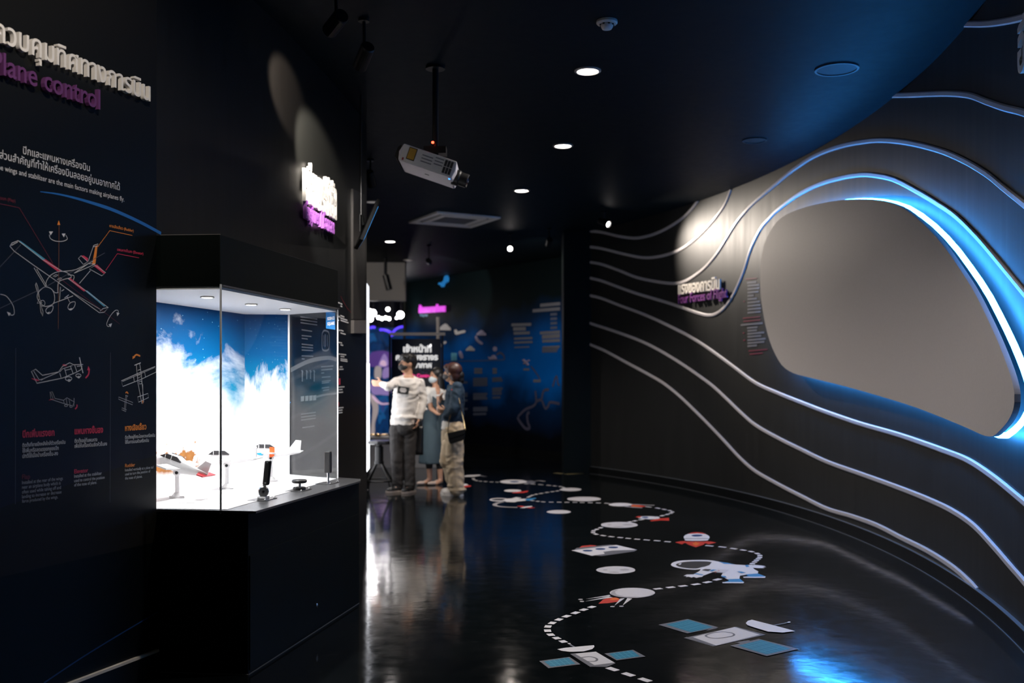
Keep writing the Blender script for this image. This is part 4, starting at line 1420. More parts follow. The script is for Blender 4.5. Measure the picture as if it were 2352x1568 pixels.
# ================================================================== CURVED WALL: TUBES, SIGN, SCREEN
mat('tube_white', (.52, .49, .50), .38)
LINES = [
    ('short raised white line highest beside the far spotlight, running up to the ceiling', [(1345.5, 530), (1380, 532.6), (1420.5, 542), (1458, 546.6), (1487.5, 542), (1514, 533), (1541, 519), (1568, 500.5), (1589, 480), (1604, 460)]),
    ('raised white line second from the top at the far end, bending up to the ceiling', [(1347, 566), (1380, 570), (1420.5, 580), (1461, 589), (1487.5, 591.6), (1514, 589), (1541, 582), (1568, 570), (1594.6, 551), (1621, 526), (1648, 495), (1667, 466), (1679, 435)]),
    ('raised white line that crests highest above the screen after passing over the sign', [(1347, 601), (1380, 606), (1420.5, 620), (1461, 636), (1501, 645), (1541, 650.5), (1568, 648), (1594.6, 634), (1621, 613), (1648, 581), (1667, 551), (1688.5, 516), (1712, 486), (1737, 461), (1785, 420.6), (1824, 389), (1873, 357.6), (1931, 335.7), (1989, 324.6), (2028, 322), (2076, 326), (2125, 335.7), (2173, 350), (2222, 372), (2270, 401), (2309, 432.7), (2352, 467), (2440, 540)]),
    ('raised white line that loops under the sign and hugs the top of the screen', [(1347, 636.6), (1380, 644), (1420.5, 658.5), (1461, 673), (1501, 685), (1541, 697), (1581, 711), (1608, 720), (1627, 724), (1643, 721.5), (1661.5, 709), (1680, 685), (1696, 653), (1710, 618), (1720.5, 583.5), (1731, 557), (1749, 523), (1766, 503), (1788, 481), (1834, 447), (1882, 423), (1931, 408.5), (1979, 401), (2018, 403.6), (2057, 413), (2105, 437.5), (2154, 466.6), (2197, 496), (2246, 544), (2294, 600), (2352, 670), (2440, 775)]),
    ('raised white line passing directly beneath the screen', [(1345.5, 676.5), (1380, 684), (1420.5, 699.5), (1490, 726), (1560.5, 759.6), (1595.6, 779), (1630.6, 801.7), (1683, 840), (1736, 879), (1788.5, 903), (1841, 924), (1900, 946.5), (1976.5, 972.7), (2068, 999), (2168, 1034), (2225, 1057), (2283, 1095), (2352, 1151), (2440, 1225)]),
    ('raised white line second below the screen, above the one that ends at the skirting', [(1343, 738), (1420, 763), (1490, 791), (1560.5, 831.5), (1630.6, 880.6), (1665.7, 912), (1701, 946), (1736, 976), (1788.5, 1006), (1841, 1032), (1900, 1060), (1976.5, 1087.5), (2053, 1115), (2129.6, 1145), (2187, 1172), (2237, 1206), (2283, 1254), (2321, 1298), (2352, 1333), (2440, 1440)]),
    ('lowest raised white line, running down to end at the skirting', [(1343, 786), (1385, 803), (1438, 831.5), (1490, 859.5), (1525.5, 880.6), (1560.5, 908.6), (1595.6, 942), (1630.6, 977), (1665.7, 1014), (1701, 1052), (1736, 1082), (1788.5, 1112), (1841, 1139), (1900, 1168), (1957, 1185), (2015, 1206), (2072, 1235), (2129.6, 1263.6), (2187, 1300), (2225, 1332.5), (2247, 1356)]),
    ('raised white line above the screen that starts under the ceiling edge and sags', [(2045, 219), (2093, 218), (2144, 215.6), (2183, 215), (2228.6, 219), (2272, 234.7), (2310, 247.5), (2352, 258), (2440, 290)]),
    ('short raised white line at the very top near the ceiling corner, above the sagging one', [(2214, 55), (2259, 55), (2297, 51), (2352, 39.5), (2440, 10)]),
]


def half_round(P, w_, h_):
    v, f = [], []
    m = len(P)
    for i, p in enumerate(P):
        n = right_n(p)
        tt = (P[min(m - 1, i + 1)] - P[max(0, i - 1)]).normalized()
        s = n.cross(tt).normalized()
        for a, b in ((-.5, 0), (-.5, .6), (-.3, 1), (.3, 1), (.5, .6), (.5, 0)):
            v.append(p + s * (a * w_) + n * (b * h_))
    for i in range(m - 1):
        for k in range(6):
            f.append((i * 6 + k, i * 6 + (k + 1) % 6, (i + 1) * 6 + (k + 1) % 6, (i + 1) * 6 + k))
    f += [tuple(range(6)), tuple(range((m - 1) * 6, m * 6))[::-1]]
    return v, f


for lab, pts in LINES:
    P = cr([hit_right(*p) for p in pts], 5)
    tag(mk('wall_line', half_round(P, .040, .014), 'tube_white'), lab, 'wall decoration', 'raised white lines on the curved wall')

p, q = hit_right(1563.8, 676), hit_right(1659.5, 664)
rn = right_n((p + q) / 2)
sg = thing('wall_sign', 'raised white Thai title over purple words on the spotlit curved wall', 'sign', (p + q) / 2)
mk('thai_lettering', text('แรงของการบิน', p, q, rn, ys=1.2, bold=.016, thick=.022, lift=.02), 'letter_white', sg, label='white raised Thai letters')
mk('english_lettering', text('Four Forces of Flight', hit_right(1563.8, 697.4), hit_right(1676, 682.6), rn, ys=1.15, bold=.010, thick=.022, lift=.02), mat('letter_plum', (.22, .06, .26), .4), sg, label='purple raised English letters')
p = hit_right(2356, 171)
sg = thing('wall_sign', 'large raised white Thai heading high on the curved wall above the screen', 'sign', p)
tg_ = Z.cross(right_n(p))
if tg_.y > 0:
    tg_ = -tg_
mk('thai_lettering', text('อีกมุม', p, p + tg_ * .72, right_n(p), ys=1.1, bold=.02, thick=.02, lift=.02), 'letter_white', sg)

wg = thing('wall_graphic', 'columns of small printed text between the sign and the grey screen', 'wall graphic', hit_right(1735, 720))
z5 = lambda x, y: (1640 + x / 2.063, 280 + y / 2.063)
rows, rrows = [], []
for x0, x1, y in ((158, 202, 762), (160, 215, 776), (160, 218, 792), (160, 212, 808), (160, 190, 824), (160, 205, 840), (160, 218, 856), (160, 222, 872), (160, 224, 888), (160, 222, 904), (128, 232, 962), (158, 208, 976), (160, 205, 990), (160, 240, 1004), (160, 225, 1018), (160, 246, 1034), (160, 240, 1048), (160, 205, 1062)):
    a, b = hit_right(*z5(x0, y)), hit_right(*z5(x1, y - (x1 - x0) * .09))
    rows.append(ribbon([a, (a + b) / 2 + right_n(a) * .002, b], right_n((a + b) / 2), .022, .004))
for x0, x1, y in ((150, 205, 745), (140, 148, 850), (138, 220, 930), (140, 222, 945), (138, 146, 1000), (140, 150, 1034), (165, 255, 1085), (170, 232, 1100)):
    a, b = hit_right(*z5(x0, y)), hit_right(*z5(x1, y - (x1 - x0) * .09))
    rrows.append(ribbon([a, (a + b) / 2 + right_n(a) * .002, b], right_n((a + b) / 2), .016, .004))
mks('caption_lettering', [*rows], mat('print_pale', (.17, .17, .185), .5), wg, label='grey text lines', gap=0.05)
mks('caption_lettering', [*rrows], mat('print_wine', (.16, .02, .04), .5), wg, label='dark red text lines', gap=0.05)

# the screen
OUT = [(228, 620), (220, 680), (218, 740), (221, 820), (232, 900), (250, 990), (278, 1075), (320, 1150), (370, 1187), (430, 1205), (620, 1252), (800, 1303), (950, 1350), (1080, 1400), (1200, 1450), (1270, 1482), (1305, 1490), (1325, 1486), (1345, 1470), (1390, 1420), (1418, 1360), (1423, 1290), (1410, 1220), (1380, 1130), (1340, 1030), (1290, 920), (1230, 800), (1160, 690), (1090, 590), (1020, 510), (960, 455), (890, 405), (800, 375), (700, 365), (600, 370), (500, 387), (420, 408), (340, 440), (290, 482), (255, 540), (237, 580)]
outp = cr([(*z5(*p), 0) for p in OUT], 4, True)
OFF = .14
xs0, xs1 = min(p.x for p in outp), max(p.x for p in outp)
NC, NR = 64, 10


def col_range(x):
    ys = []
    m = len(outp)
    for i in range(m):
        a, b = outp[i], outp[(i + 1) % m]
        if (a.x - x) * (b.x - x) <= 0 and abs(a.x - b.x) > 1e-9:
            ys.append(a.y + (b.y - a.y) * (x - a.x) / (b.x - a.x))
    return min(ys), max(ys)


v, f = [], []
for i in range(NC + 1):
    tt = .5 - .5 * math.cos(math.pi * i / NC)
    x = xs0 + .3 + (xs1 - xs0 - .6) * tt
    y0, y1 = col_range(x)
    for j in range(NR + 1):
        v.append(hit_right(x, y0 + (y1 - y0) * j / NR, OFF))
nv = len(v)
for i in range(NC):
    for j in range(NR):
        a = i * (NR + 1) + j
        f.append((a, a + NR + 1, a + NR + 2, a + 1))
v += [p - right_n(p) * .028 for p in v[:nv]]
f += [tuple(k + nv for k in q)[::-1] for q in list(f)]
rim = [i * (NR + 1) for i in range(NC + 1)] + [NC * (NR + 1) + j for j in range(1, NR + 1)] + [i * (NR + 1) + NR for i in range(NC - 1, -1, -1)] + [j for j in range(NR - 1, 0, -1)]
for a, b in zip(rim, rim[1:] + rim[:1]):
    f.append((a, b, b + nv, a + nv))
rimpts = [v[k] for k in rim]
scr = thing('projection_screen', 'large rounded grey projection screen with a blue glowing edge on the curved wall', 'screen', sum(rimpts, Vector()) / len(rimpts))
mk('panel', (v, f), mat('screen_grey', (.50, .475, .47), .6, spec=.2), scr)
cen = wloc(scr)
ring_ = []
for p in rimpts[::2]:
    n = right_n(p)
    d = (cen - p)
    d = d - n * d.dot(n)
    ring_.append(p - n * .072 + d.normalized() * .012)
mk('light_strip', tube(ring_, .017, 8, True), mat('led_blue', (.1, .4, .9), .4, emi=(.04, .33, 1.0), es=55), scr, label='glowing blue light strip')

# ================================================================== FAR WALL GRAPHICS
z7b = lambda x, y: (920 + x / 2.9025, 560 + y / 2.9025)


def B(p, off=0.0): return hit_back(*z7b(*p), off)


mat('decal_white', (.66, .66, .68), .5)
mat('decal_lilac', (.36, .33, .50), .5)
mat('decal_teal', (.12, .42, .62), .5)
mat('decal_haze', (.10, .12, .19), .5)
wg = thing('wall_graphic', 'blue printed far wall with clouds, little airplanes and pale captions behind the visitors', 'wall graphic', B((600, 700)))


def bpoly(pts, th=.01, off=.0): return slab([B(p, off) for p in pts], bw_n * th)


def cloud(cx, cy, w_):
    s = w_ / 2
    return bpoly([(cx - s, cy + s * .6), (cx + s, cy + s * .6), (cx + s * .98, cy + s * .15), (cx + s * .7, cy - s * .05), (cx + s * .4, cy - s * .45), (cx + s * .05, cy - s * .6), (cx - s * .3, cy - s * .38), (cx - s * .6, cy - s * .1), (cx - s * .95, cy + s * .2)], .02)


mk('cloud', cloud(298, 553, 74), 'decal_white', wg)
mk('cloud', cloud(541, 592, 60), 'decal_lilac', wg)
mk('cloud', cloud(467, 696, 54), 'decal_white', wg)
for q, m_ in (([(362, 575), (372, 570), (384, 585), (428, 575), (436, 584), (430, 592), (380, 606), (368, 600)], 'decal_white'),
              ([(500, 620), (507, 612), (520, 636), (550, 660), (548, 670), (535, 668), (508, 645)], 'decal_lilac'),
              ([(240, 672), (252, 675), (280, 666), (283, 678), (262, 694), (250, 692)], 'decal_white'),
              ([(288, 655), (303, 648), (306, 660), (296, 670)], 'decal_white'),
              ([(392, 722), (402, 712), (414, 735), (420, 762), (408, 766), (398, 748)], 'decal_lilac'),
              ([(588, 752), (600, 758), (620, 740), (630, 742), (642, 760), (640, 768), (596, 770)], 'decal_lilac'),
              ([(814, 772), (828, 768), (860, 806), (850, 810)], 'decal_lilac'), ([(858, 772), (864, 778), (828, 800), (820, 796)], 'decal_lilac')):
    mk('airplane_cutout', bpoly(q, .02), m_, wg)
mk('tower_block', bpoly([(342, 726), (375, 726), (375, 778), (342, 778)], .02), 'decal_teal', wg, label='teal tower block')
mk('moon', bpoly(ell(630, 700, 14, 16, 14), .006), 'decal_lilac', wg)
rows = []
for x0, x1, y, sl, w_ in ((740, 872, 540, -4, .07), (752, 836, 567, -2, .09), (755, 862, 596, -4, .07), (758, 880, 632, -5, .05), (758, 880, 658, -5, .05), (760, 860, 690, -4, .03), (932, 1066, 410, -12, .08), (882, 1064, 446, -14, .08), (930, 1064, 594, -8, .07), (944, 1064, 620, -8, .10), (946, 1064, 648, -6, .07), (948, 1062, 690, -6, .05),
                          (492, 545, 836, 0, .07), (492, 545, 856, 0, .07), (615, 643, 836, 0, .07), (615, 643, 856, 0, .07), (820, 860, 836, 0, .05), (886, 935, 912, 0, .07)):
    rows.append(ribbon([B((x0, y)), B((x1, y + sl))], bw_n, w_ * .75, .004))
mks('caption_lettering', [*rows], mat('decal_grey', (.17, .18, .22), .5), wg, gap=0.05)
rows = []
for x0, x1, ys in ((400, 455, (925, 1000, 1015, 1045, 1102)), (485, 580, (900, 915, 930, 942, 1002, 1018, 1032, 1095, 1110, 1135)), (612, 682, (898, 912, 966, 982, 1000, 1025)), (945, 1060, (700, 716)), (1000, 1060, (470, 500, 530, 560))):
    for y in ys:
        rows.append(ribbon([B((x0, y)), B((x1 - (y % 3) * 8, y - 3))], bw_n, .045, .004))
mks('caption_lettering', [*rows], 'decal_haze', wg, gap=0.05)


def bstroke(pts, w_): return ribbon(cr([B(p) for p in pts], 4), bw_n, w_, .004)


mks('map_outline', [bstroke([(780, 1155), (800, 1190), (835, 1230), (862, 1225), (850, 1190), (845, 1140), (860, 1120)], .06), bstroke([(785, 1150), (830, 1105), (885, 1080), (905, 1050), (900, 980)], .05), bstroke([(905, 1050), (940, 1040), (965, 1095), (985, 1080), (1000, 1055), (1060, 1065)], .05), bstroke([(940, 1040), (955, 980), (990, 970)], .05), bstroke([(1015, 950), (1040, 880), (1050, 930), (1062, 940)], .04), bstroke([(870, 815), (905, 860), (930, 900)], .03), bstroke([(640, 740), (665, 726), (690, 745), (692, 772)], .04)], mat('map_haze', (.075, .075, .13), .5), wg, gap=0.1)
mk('horizon_line', ribbon([B((250, 783)), B((480, 780)), B((690, 772))], bw_n, .03, .004), mat('decal_blue', (.04, .10, .30), .5), wg)
bd = thing('bird_cutout', 'blue bird shaped cutout with added glow under a spotlight on the far wall', 'wall decoration', B((300, 250)))
mk('body', bpoly([(262, 270), (268, 258), (285, 258), (298, 245), (304, 218), (316, 210), (325, 225), (322, 250), (312, 258), (300, 266), (294, 284), (284, 288), (276, 274)], .05, .02), mat('bird_blue_glow', (.02, .30, .75), .45, emi=(.02, .2, .6), es=.35), bd)  # emission makes the cutout look more strongly lit
sg = thing('wall_sign', 'glowing magenta Thai sign above a small teal caption on the far wall', 'sign', B((220, 440)))
mk('thai_lettering', text('ขั้นตอนการทำงาน', B((132, 460)), B((304, 450)), bw_n, ys=1.3, bold=.04, thick=.04, lift=.01), mat('sign_magenta', (.6, .08, .6), .4, emi=(.65, .06, .70), es=.8), sg)
mk('caption_lettering', text('Working process', B((130, 484)), B((183, 482)), bw_n, ys=1.8, bold=.03, lift=.01), 'decal_teal', sg, label='teal caption')

# ================================================================== GLASS INFORMATION STAND
KY = 16.0
mat('stand_white', (.42, .41, .40), .5)
mat('frame_grey', (.30, .28, .27), .35, .4)
x0, x1 = aty(846, 0, KY).x, aty(1003, 0, KY).x
zt_ = aty(0, 1004, KY).z
t = thing('information_stand', 'glass information stand on a pale base with white Thai heading behind the visitors', 'stand', ((x0 + x1) / 2, KY + .3, 0))
mk('base', box(((x0 + x1) / 2, KY + .3, zt_ / 2), (x1 - x0, .6, zt_)), 'stand_white', t, bevel=.005)
ztop = aty(0, 768, KY).z
for px in (895, 1016):
    q = aty(px, 0, KY)
    mk('post', box((q.x, KY + .03, ztop / 2), (.03, .03, ztop)), 'black_metal', t)
qa, qb = aty(895, 0, KY), aty(1022, 0, KY)
mk('top_rail', box(((qa.x + qb.x) / 2, KY + .03, ztop + .01), (qb.x - qa.x, .05, .045)), mat('rail_glow', (.52, .45, .40), .35, emi=(.5, .42, .36), es=.12), t)  # faint warm emission put into the rail so it looks lit
pa = [aty(899, 1000, KY + .05), aty(1013, 1000, KY + .05), aty(1013, 778, KY + .05), aty(899, 778, KY + .05)]
mk('panel', slab(pa, (0, .02, 0)), mat('panel_navy', (.006, .014, .045), .25), t)
mat('sign_glow', (.8, .8, .8), .4, emi=(1, .97, .95), es=.75)  # emission put into the heading letters to make them look lit
kn = Vector((0, -1, 0))
K = lambda px, py: aty(px, py, KY + .04)
mks('thai_lettering', [text('เจ้าหน้าที่', K(926, 808), K(991, 808), kn, ys=1.05, bold=.045), text('ควบคุมจราจร', K(909, 826), K(1006, 826), kn, ys=1.0, bold=.045), text('ทางอากาศ', K(926, 844), K(992, 844), kn, ys=1.05, bold=.045)], 'sign_glow', t, label='white Thai heading', gap=0.0)
mks('caption_lettering', [text('Air Traffic', K(962, 851), K(986, 851), kn, bold=.02), text('Officer', K(964, 857), K(984, 857), kn, bold=.02)], 'decal_lilac', t, gap=0.05)
mk('english_lettering', text('Traffic Control', K(926, 866), K(992, 866), kn, bold=.05), mat('sign_pink', (.7, .05, .3), .4, emi=(1, .05, .30), es=.8), t, label='pink words')  # pink words also given emission in place of light on them
q = aty(1000, 900, 16.6)
t2 = thing('metal_pole', 'thin pale metal pole in front of the blue far wall', 'pole', (q.x, q.y, 0))
mk('shaft', lathe([(.03, 0), (.03, 2.5), (0, 2.5)], (q.x, q.y + .6, 0), 10), 'frame_grey', t2)
mk('foot', lathe([(.12, 0), (.12, .012), (.03, .02)], (q.x, q.y + .6, 0), 16), 'frame_grey', t2)
q = aty(868, 1002, KY + .15)
t3 = thing('brass_model', 'small shiny brass propeller model lying on the pale stand base', 'model', (q.x, q.y, zt_))
mat('brass', (.75, .55, .30), .22, 1.0)
mk('hub', elli((q.x, q.y, zt_ + .03), (.06, .05, .03)), 'brass', t3, smooth=True)
for a in (0.25, 2.0, 3.2, 5.3):
    mk('blade', elli((q.x + .11 * math.cos(a), q.y + .08 * math.sin(a), zt_ + .035), (.10, .035, .018), Matrix.Rotation(a, 4, 'Z')), 'brass', t3, smooth=True)

# ================================================================== BRIGHT GALLERY
def mural_mat():
    m = bpy.data.materials.new('mural_projection')
    m.use_nodes = True
    nt = m.node_tree
    b = nt.nodes['Principled BSDF']
    tc = nt.nodes.new('ShaderNodeTexCoord')
    n1 = N(nt, 'ShaderNodeTexNoise', i_Scale=1.6, i_Detail=3.0, i_Distortion=1.0)
    nt.links.new(tc.outputs['Object'], n1.inputs['Vector'])
    r = ramp(nt, [(.30, (.002, .010, .04)), (.45, (.003, .035, .13)), (.53, (.005, .02, .08)), (.60, (.006, .09, .26)), (.72, (.03, .05, .20))])
    nt.links.new(n1.outputs['Fac'], r.inputs[0])
    b.inputs['Base Color'].default_value = (.01, .01, .01, 1)
    nt.links.new(r.outputs[0], b.inputs['Emission Color'])
    b.inputs['Emission Strength'].default_value = .8
    return m


GY = 25.9
gl = lambda px, py, y=GY: aty(px, py, y)
t = thing('projected_mural', 'glowing blue and purple projected mural at the back of the bright gallery', 'mural', gl(890, 880))
mk('backing', slab([gl(800, 1000), gl(935, 1000), gl(935, 752), gl(800, 752)], (0, .05, 0)), mural_mat(), t)


def gshape(name, pts, m_, off, lab=None):
    P = cr([gl(*p) - Vector((0, off, 0)) for p in pts], 4, True)
    mk(name, slab(P, (0, .01, 0)), m_, t, label=lab)


z2b = lambda x, y: (820 + x / 5.227, 600 + y / 5.227)
mat('mural_purple', (.1, .05, .2), .5, emi=(.075, .035, .18), es=1.0)
mat('mural_pink', (.4, .3, .4), .5, emi=(.55, .36, .50), es=1.0)
mat('mural_grey', (.3, .3, .3), .5, emi=(.30, .25, .25), es=1.0)
mat('mural_lilac', (.3, .25, .4), .5, emi=(.22, .15, .36), es=1.0)
gshape('mound_shape', [z2b(*p) for p in ((150, 1260), (160, 1110), (230, 1080), (330, 1075), (430, 1110), (510, 1160), (540, 1260))], 'mural_purple', .02, 'purple mound')
gshape('glow_shape', [z2b(*p) for p in ((265, 1260), (290, 1170), (330, 1110), (365, 1160), (370, 1250))], 'mural_lilac', .04)
gshape('glow_shape', [z2b(*p) for p in ((280, 1240), (300, 1190), (345, 1200), (350, 1255))], 'mural_pink', .06)
gshape('column_shape', [z2b(*p) for p in ((220, 1270), (290, 1270), (285, 1400), (215, 1400))], 'mural_grey', .03)
gshape('column_shape', [z2b(*p) for p in ((320, 1290), (400, 1280), (390, 1380), (310, 1400))], 'mural_lilac', .03)
gshape('cloud_shape', [z2b(*p) for p in ((160, 1480), (260, 1500), (400, 1500), (400, 1600), (280, 1600), (190, 1590))], 'mural_lilac', .03)
gshape('limb_shape', [(852, 902), (860, 915), (868, 925), (869, 945), (862, 970), (861, 995), (852, 1000), (855, 960), (856, 935), (850, 915)], 'mural_grey', .05)
gshape('limb_shape', [(858, 907), (875, 924), (892, 925), (892, 928), (873, 928), (856, 914)], 'mural_pink', .05)
gshape('column_shape', [z2b(*p) for p in ((420, 1310), (520, 1290), (540, 1370), (440, 1380))], 'mural_pink', .03)
LAMPS = [(856, 719, 8.5, 60), (850, 712, 3, 20), (891, 710, 4.5, 30), (919.5, 723, 8.5, 60), (869, 729, 4, 25), (877, 731.6, 4, 25), (886, 729.7, 4, 25), (893.6, 731.6, 4, 25), (851, 733, 6, 40), (923, 689, 3, 20), (911, 730, 3, 15)]
LNAMES = ['largest stage lamp glowing at the opening beside the touch panel', 'small stage lamp glowing just above the largest lamp', 'pair-topping stage lamp glowing in the middle of the gallery', 'large round stage lamp glowing next to the dark far wall',
          'first of four small lamps in a row under the middle lamp', 'second of four small lamps in a row under the middle lamp', 'third of four small lamps in a row under the middle lamp', 'fourth of four small lamps in a row, nearest the large round lamp', 'wide lamp glowing below the largest stage lamp', 'single high lamp glowing under the gallery bulkhead', 'little lamp glowing against the side of the large round lamp']
for k_i, ((px, py, r, e), lab) in enumerate(zip(LAMPS, LNAMES)):
    yy = 21.0 + k_i * .42
    p = aty(px, py, yy)
    r = r * yy / F
    tl = thing('stage_lamp', lab, 'stage lamp', p, 'glowing stage lamps in the gallery')
    mk('housing', lathe([(r * .7, -.25), (r, -.05), (r, .0), (r * .92, .0), (r * .9, -.03), (0, -.03)], M=aim(p + Vector((0, .06, 0)), (.05, -1, -.1)), n=16), 'black_metal', tl)
    mk('lens', elli(p, (r * .95, .03, r * .95)), mat('stage_glow_%d' % e, (1, 1, 1), .4, emi=(1, .95, .95), es=e), tl, smooth=True)
    mk('hanger', tube([p + Vector((0, .15, r * .6)), (p.x, p.y + .15, CEIL)], .012, 6), 'black_metal', tl)
lsx = [[(850, 753), (856, 751), (862, 752)], [(872, 757), (880, 757), (888, 759), (895, 762), (898, 764)], [(902, 764), (908, 757), (916, 752), (925, 750), (933, 747)], [(896, 772), (900, 769), (904, 768)]]
for k, pts in enumerate(lsx):
    P = cr([aty(*p, 24.0) for p in pts], 4)
    tl = thing('light_string', ['short violet light string beside the touch panel under the stage lamps', 'violet light string sagging down to the glass stand', 'violet light string climbing toward the dark far wall', 'lowest bit of violet light string over the glass stand'][k], 'light string', P[0], 'violet light strings in the gallery')
    mk('lit_tube', tube(P, .030, 6), mat('violet_led', (.05, .02, .3), .4, emi=(.10, .05, 1.0), es=1.6), tl)
    for q_ in (P[0], P[-1]):
        mk('hanging_wire', tube([q_, (q_.x, q_.y, CEIL)], .004, 5), 'black_metal', tl)
light('SPOT', 'gallery_fill', (-3.4, 19.6, 3.4), (-3.0, 17.5, 0), 150, (1, .95, .92), .3, 80, .7)  # added light over the gallery floor, without a fixture
light('SPOT', 'bulkhead_fill', (-3.2, 16.5, 3.4), (-3.2, 19.1, 3.0), 40, (1, .92, .85), .1, 110, .8)  # added light that brightens the bulkhead, without a fixture
p = aty(888, 650, 18.3)
t = thing('track_spotlight', 'dark spotlight hanging against the grey gallery bulkhead', 'spotlight', p, 'adjustable spotlights under the ceiling')
mk('housing', tube([p + Vector((-.02, 0, .15)), p + Vector((.05, 0, -.12))], .06, 14), 'black_metal', t)
mk('stem', tube([p + Vector((-.02, 0, .1)), (p.x - .02, p.y, CEIL)], .03, 8), 'black_metal', t)

# ================================================================== STOOLS
def stool(pos, label):
    p = Vector(pos)
    t = thing('bar_stool', label, 'stool', p, 'black round stools at the touch panel')
    mk('seat', lathe([(0, .595), (.16, .595), (.178, .605), (.180, .628), (.170, .640), (0, .640)], p, 32), mat('seat_black', (.02, .02, .022), .18, coat=.6), t)
    mk('column', lathe([(.052, .36), (.052, .56), (.036, .57), (.036, .60), (0, .60)], p, 20), 'black_metal', t)
    mk('collar', lathe([(.03, .34), (.06, .345), (.06, .375), (.03, .38)], p, 20), 'black_metal', t)
    for k in range(4):
        a = math.pi / 4 + k * math.pi / 2
        d = Vector((math.cos(a), math.sin(a), 0))
        lg = mk('leg', tube([p + d * .03 + Z * .37, p + d * .19 + Z * .14, p + d * .235 + Z * .012], .012, 10), 'black_metal', t)
        mk('foot', lathe([(.018, 0), (.018, .014), (0, .016)], p + d * .236, 10), 'black_rubber', lg)
    mk('foot_ring', tube([p + Vector((.20 * math.cos(a), .20 * math.sin(a), .135)) for a in [2 * math.pi * k / 32 for k in range(32)]], .010, 8, True), 'black_metal', t)
    return t


stool(atz(871, 1127), 'round black stool in front of the man in the white sweatshirt')
stool(Vector((-1.85, 11.40, 0)), 'round black stool mostly hidden behind the inner wall, left of the other stool')

# ================================================================== FLOOR STICKERS
mat('sticker_white', (.82, .79, .79), .35)
mat('sticker_moon', (.70, .67, .67), .35)
mat('sticker_shade', (.42, .40, .405), .35)
mat('sticker_grey', (.16, .16, .18), .35)
mat('sticker_dark', (.055, .053, .05), .3)
mat('sticker_red', (.62, .045, .03), .35)
mat('sticker_flame', (.80, .17, .03), .35)
mat('sticker_navy', (.010, .055, .19), .3)
mat('sticker_azure', (.04, .27, .55), .35)
mat('sticker_teal', (.004, .21, .34), .35)
mat('sticker_line', (.10, .38, .50), .3)
s7 = lambda p: atz(1060 + p[0] / 4.3556, 1060 + p[1] / 4.3556)
s8 = lambda p: atz(1200 + p[0] / 3.5636, 1180 + p[1] / 3.5636)


class Sticker:
    def __init__(self, name, label, zf, at, group='space stickers on the floor'):
        self.z = zf
        self.n = 0
        self.t = thing(name, label, 'floor sticker', zf(at), group)

    def h(self):
        self.n += 1
        return .0004 + .00022 * self.n

    def poly(self, name, pts, m, sm=0, parent=None, label=None):
        P = [self.z(p) for p in pts]
        if sm:
            P = cr(P, sm, True)
        a = sum(P[i].x * P[(i + 1) % len(P)].y - P[(i + 1) % len(P)].x * P[i].y for i in range(len(P)))
        if a < 0:
            P = P[::-1]
        h = self.h()
        return mk(name, flat([Vector((p.x, p.y, h)) for p in P]), m, parent or self.t, label=label)

    def oval(self, name, cx, cy, rx, ry, m, parent=None, n=40, label=None):
        return self.poly(name, ell(cx, cy, rx, ry, n), m, 0, parent, label)

    def line(self, name, pts, w_, m, sm=0, parent=None, closed=False):
        P = [self.z(p) for p in pts]
        if sm:
            P = cr(P, sm, closed)
        return mk(name, ribbon(P, Z, w_, self.h(), closed), m, parent or self.t)


def wobble(cx, cy, rx, ry, seed, n=16, amt=.035):
    rnd = random.Random(seed)
    return [(cx + rx * (1 + rnd.uniform(-amt, amt)) * math.cos(2 * math.pi * k / n), cy + ry * (1 + rnd.uniform(-amt, amt)) * math.sin(2 * math.pi * k / n)) for k in range(n)]


# nearest rocket
s = Sticker('rocket_sticker', 'white rocket floor sticker with red fins and flame, above the astronaut', s8, (1420, 210))
s.poly('fin', [(1250, 232), (1290, 224), (1330, 222), (1355, 232), (1322, 240), (1305, 249), (1275, 240)], 'sticker_red')
s.poly('fin', [(1480, 236), (1505, 223), (1545, 226), (1588, 235), (1560, 240), (1522, 249), (1505, 242)], 'sticker_red')
s.poly('flame', [(1335, 238), (1345, 226), (1495, 226), (1500, 236), (1482, 252), (1445, 264), (1420, 273), (1390, 264), (1358, 252)], 'sticker_red', label='red flame')
s.poly('inner_flame', [(1390, 240), (1412, 236), (1420, 226), (1430, 236), (1452, 240), (1440, 252), (1420, 260), (1400, 252)], 'sticker_flame')
s.poly('body', [(1320, 190), (1333, 174), (1370, 160), (1425, 153), (1480, 160), (1518, 175), (1532, 191), (1522, 208), (1500, 219), (1345, 219), (1328, 207)], 'sticker_white', 3)
s.poly('nose', [(1352, 164), (1385, 154), (1430, 150), (1475, 155), (1502, 165), (1430, 160)], 'sticker_red')
s.line('seam', [(1328, 203), (1525, 203)], .03, 'sticker_grey')
s.oval('porthole', 1428, 178, 46, 8, 'sticker_navy')
# capsule lying on its side
s = Sticker('spacecraft_sticker', 'white spacecraft floor sticker with three blue portholes and red dome', s7, (1430, 890))
s.poly('dome', [(1175, 862), (1205, 842), (1290, 834), (1345, 838), (1350, 850)], 'sticker_red')
s.poly('band', [(1130, 882), (1150, 864), (1380, 840), (1480, 831), (1545, 834)], 'sticker_grey')
s.poly('underside', [(1300, 935), (1420, 900), (1520, 885), (1757, 883), (1730, 898), (1400, 944)], 'sticker_grey')
s.poly('body', [(1100, 888), (1550, 833), (1757, 882), (1515, 889), (1418, 903), (1434, 922), (1305, 942)], 'sticker_white')
for cx, cy in ((1262, 891), (1390, 874), (1518, 858)):
    s.oval('porthole', cx, cy, 50, 9, 'sticker_navy', n=24)


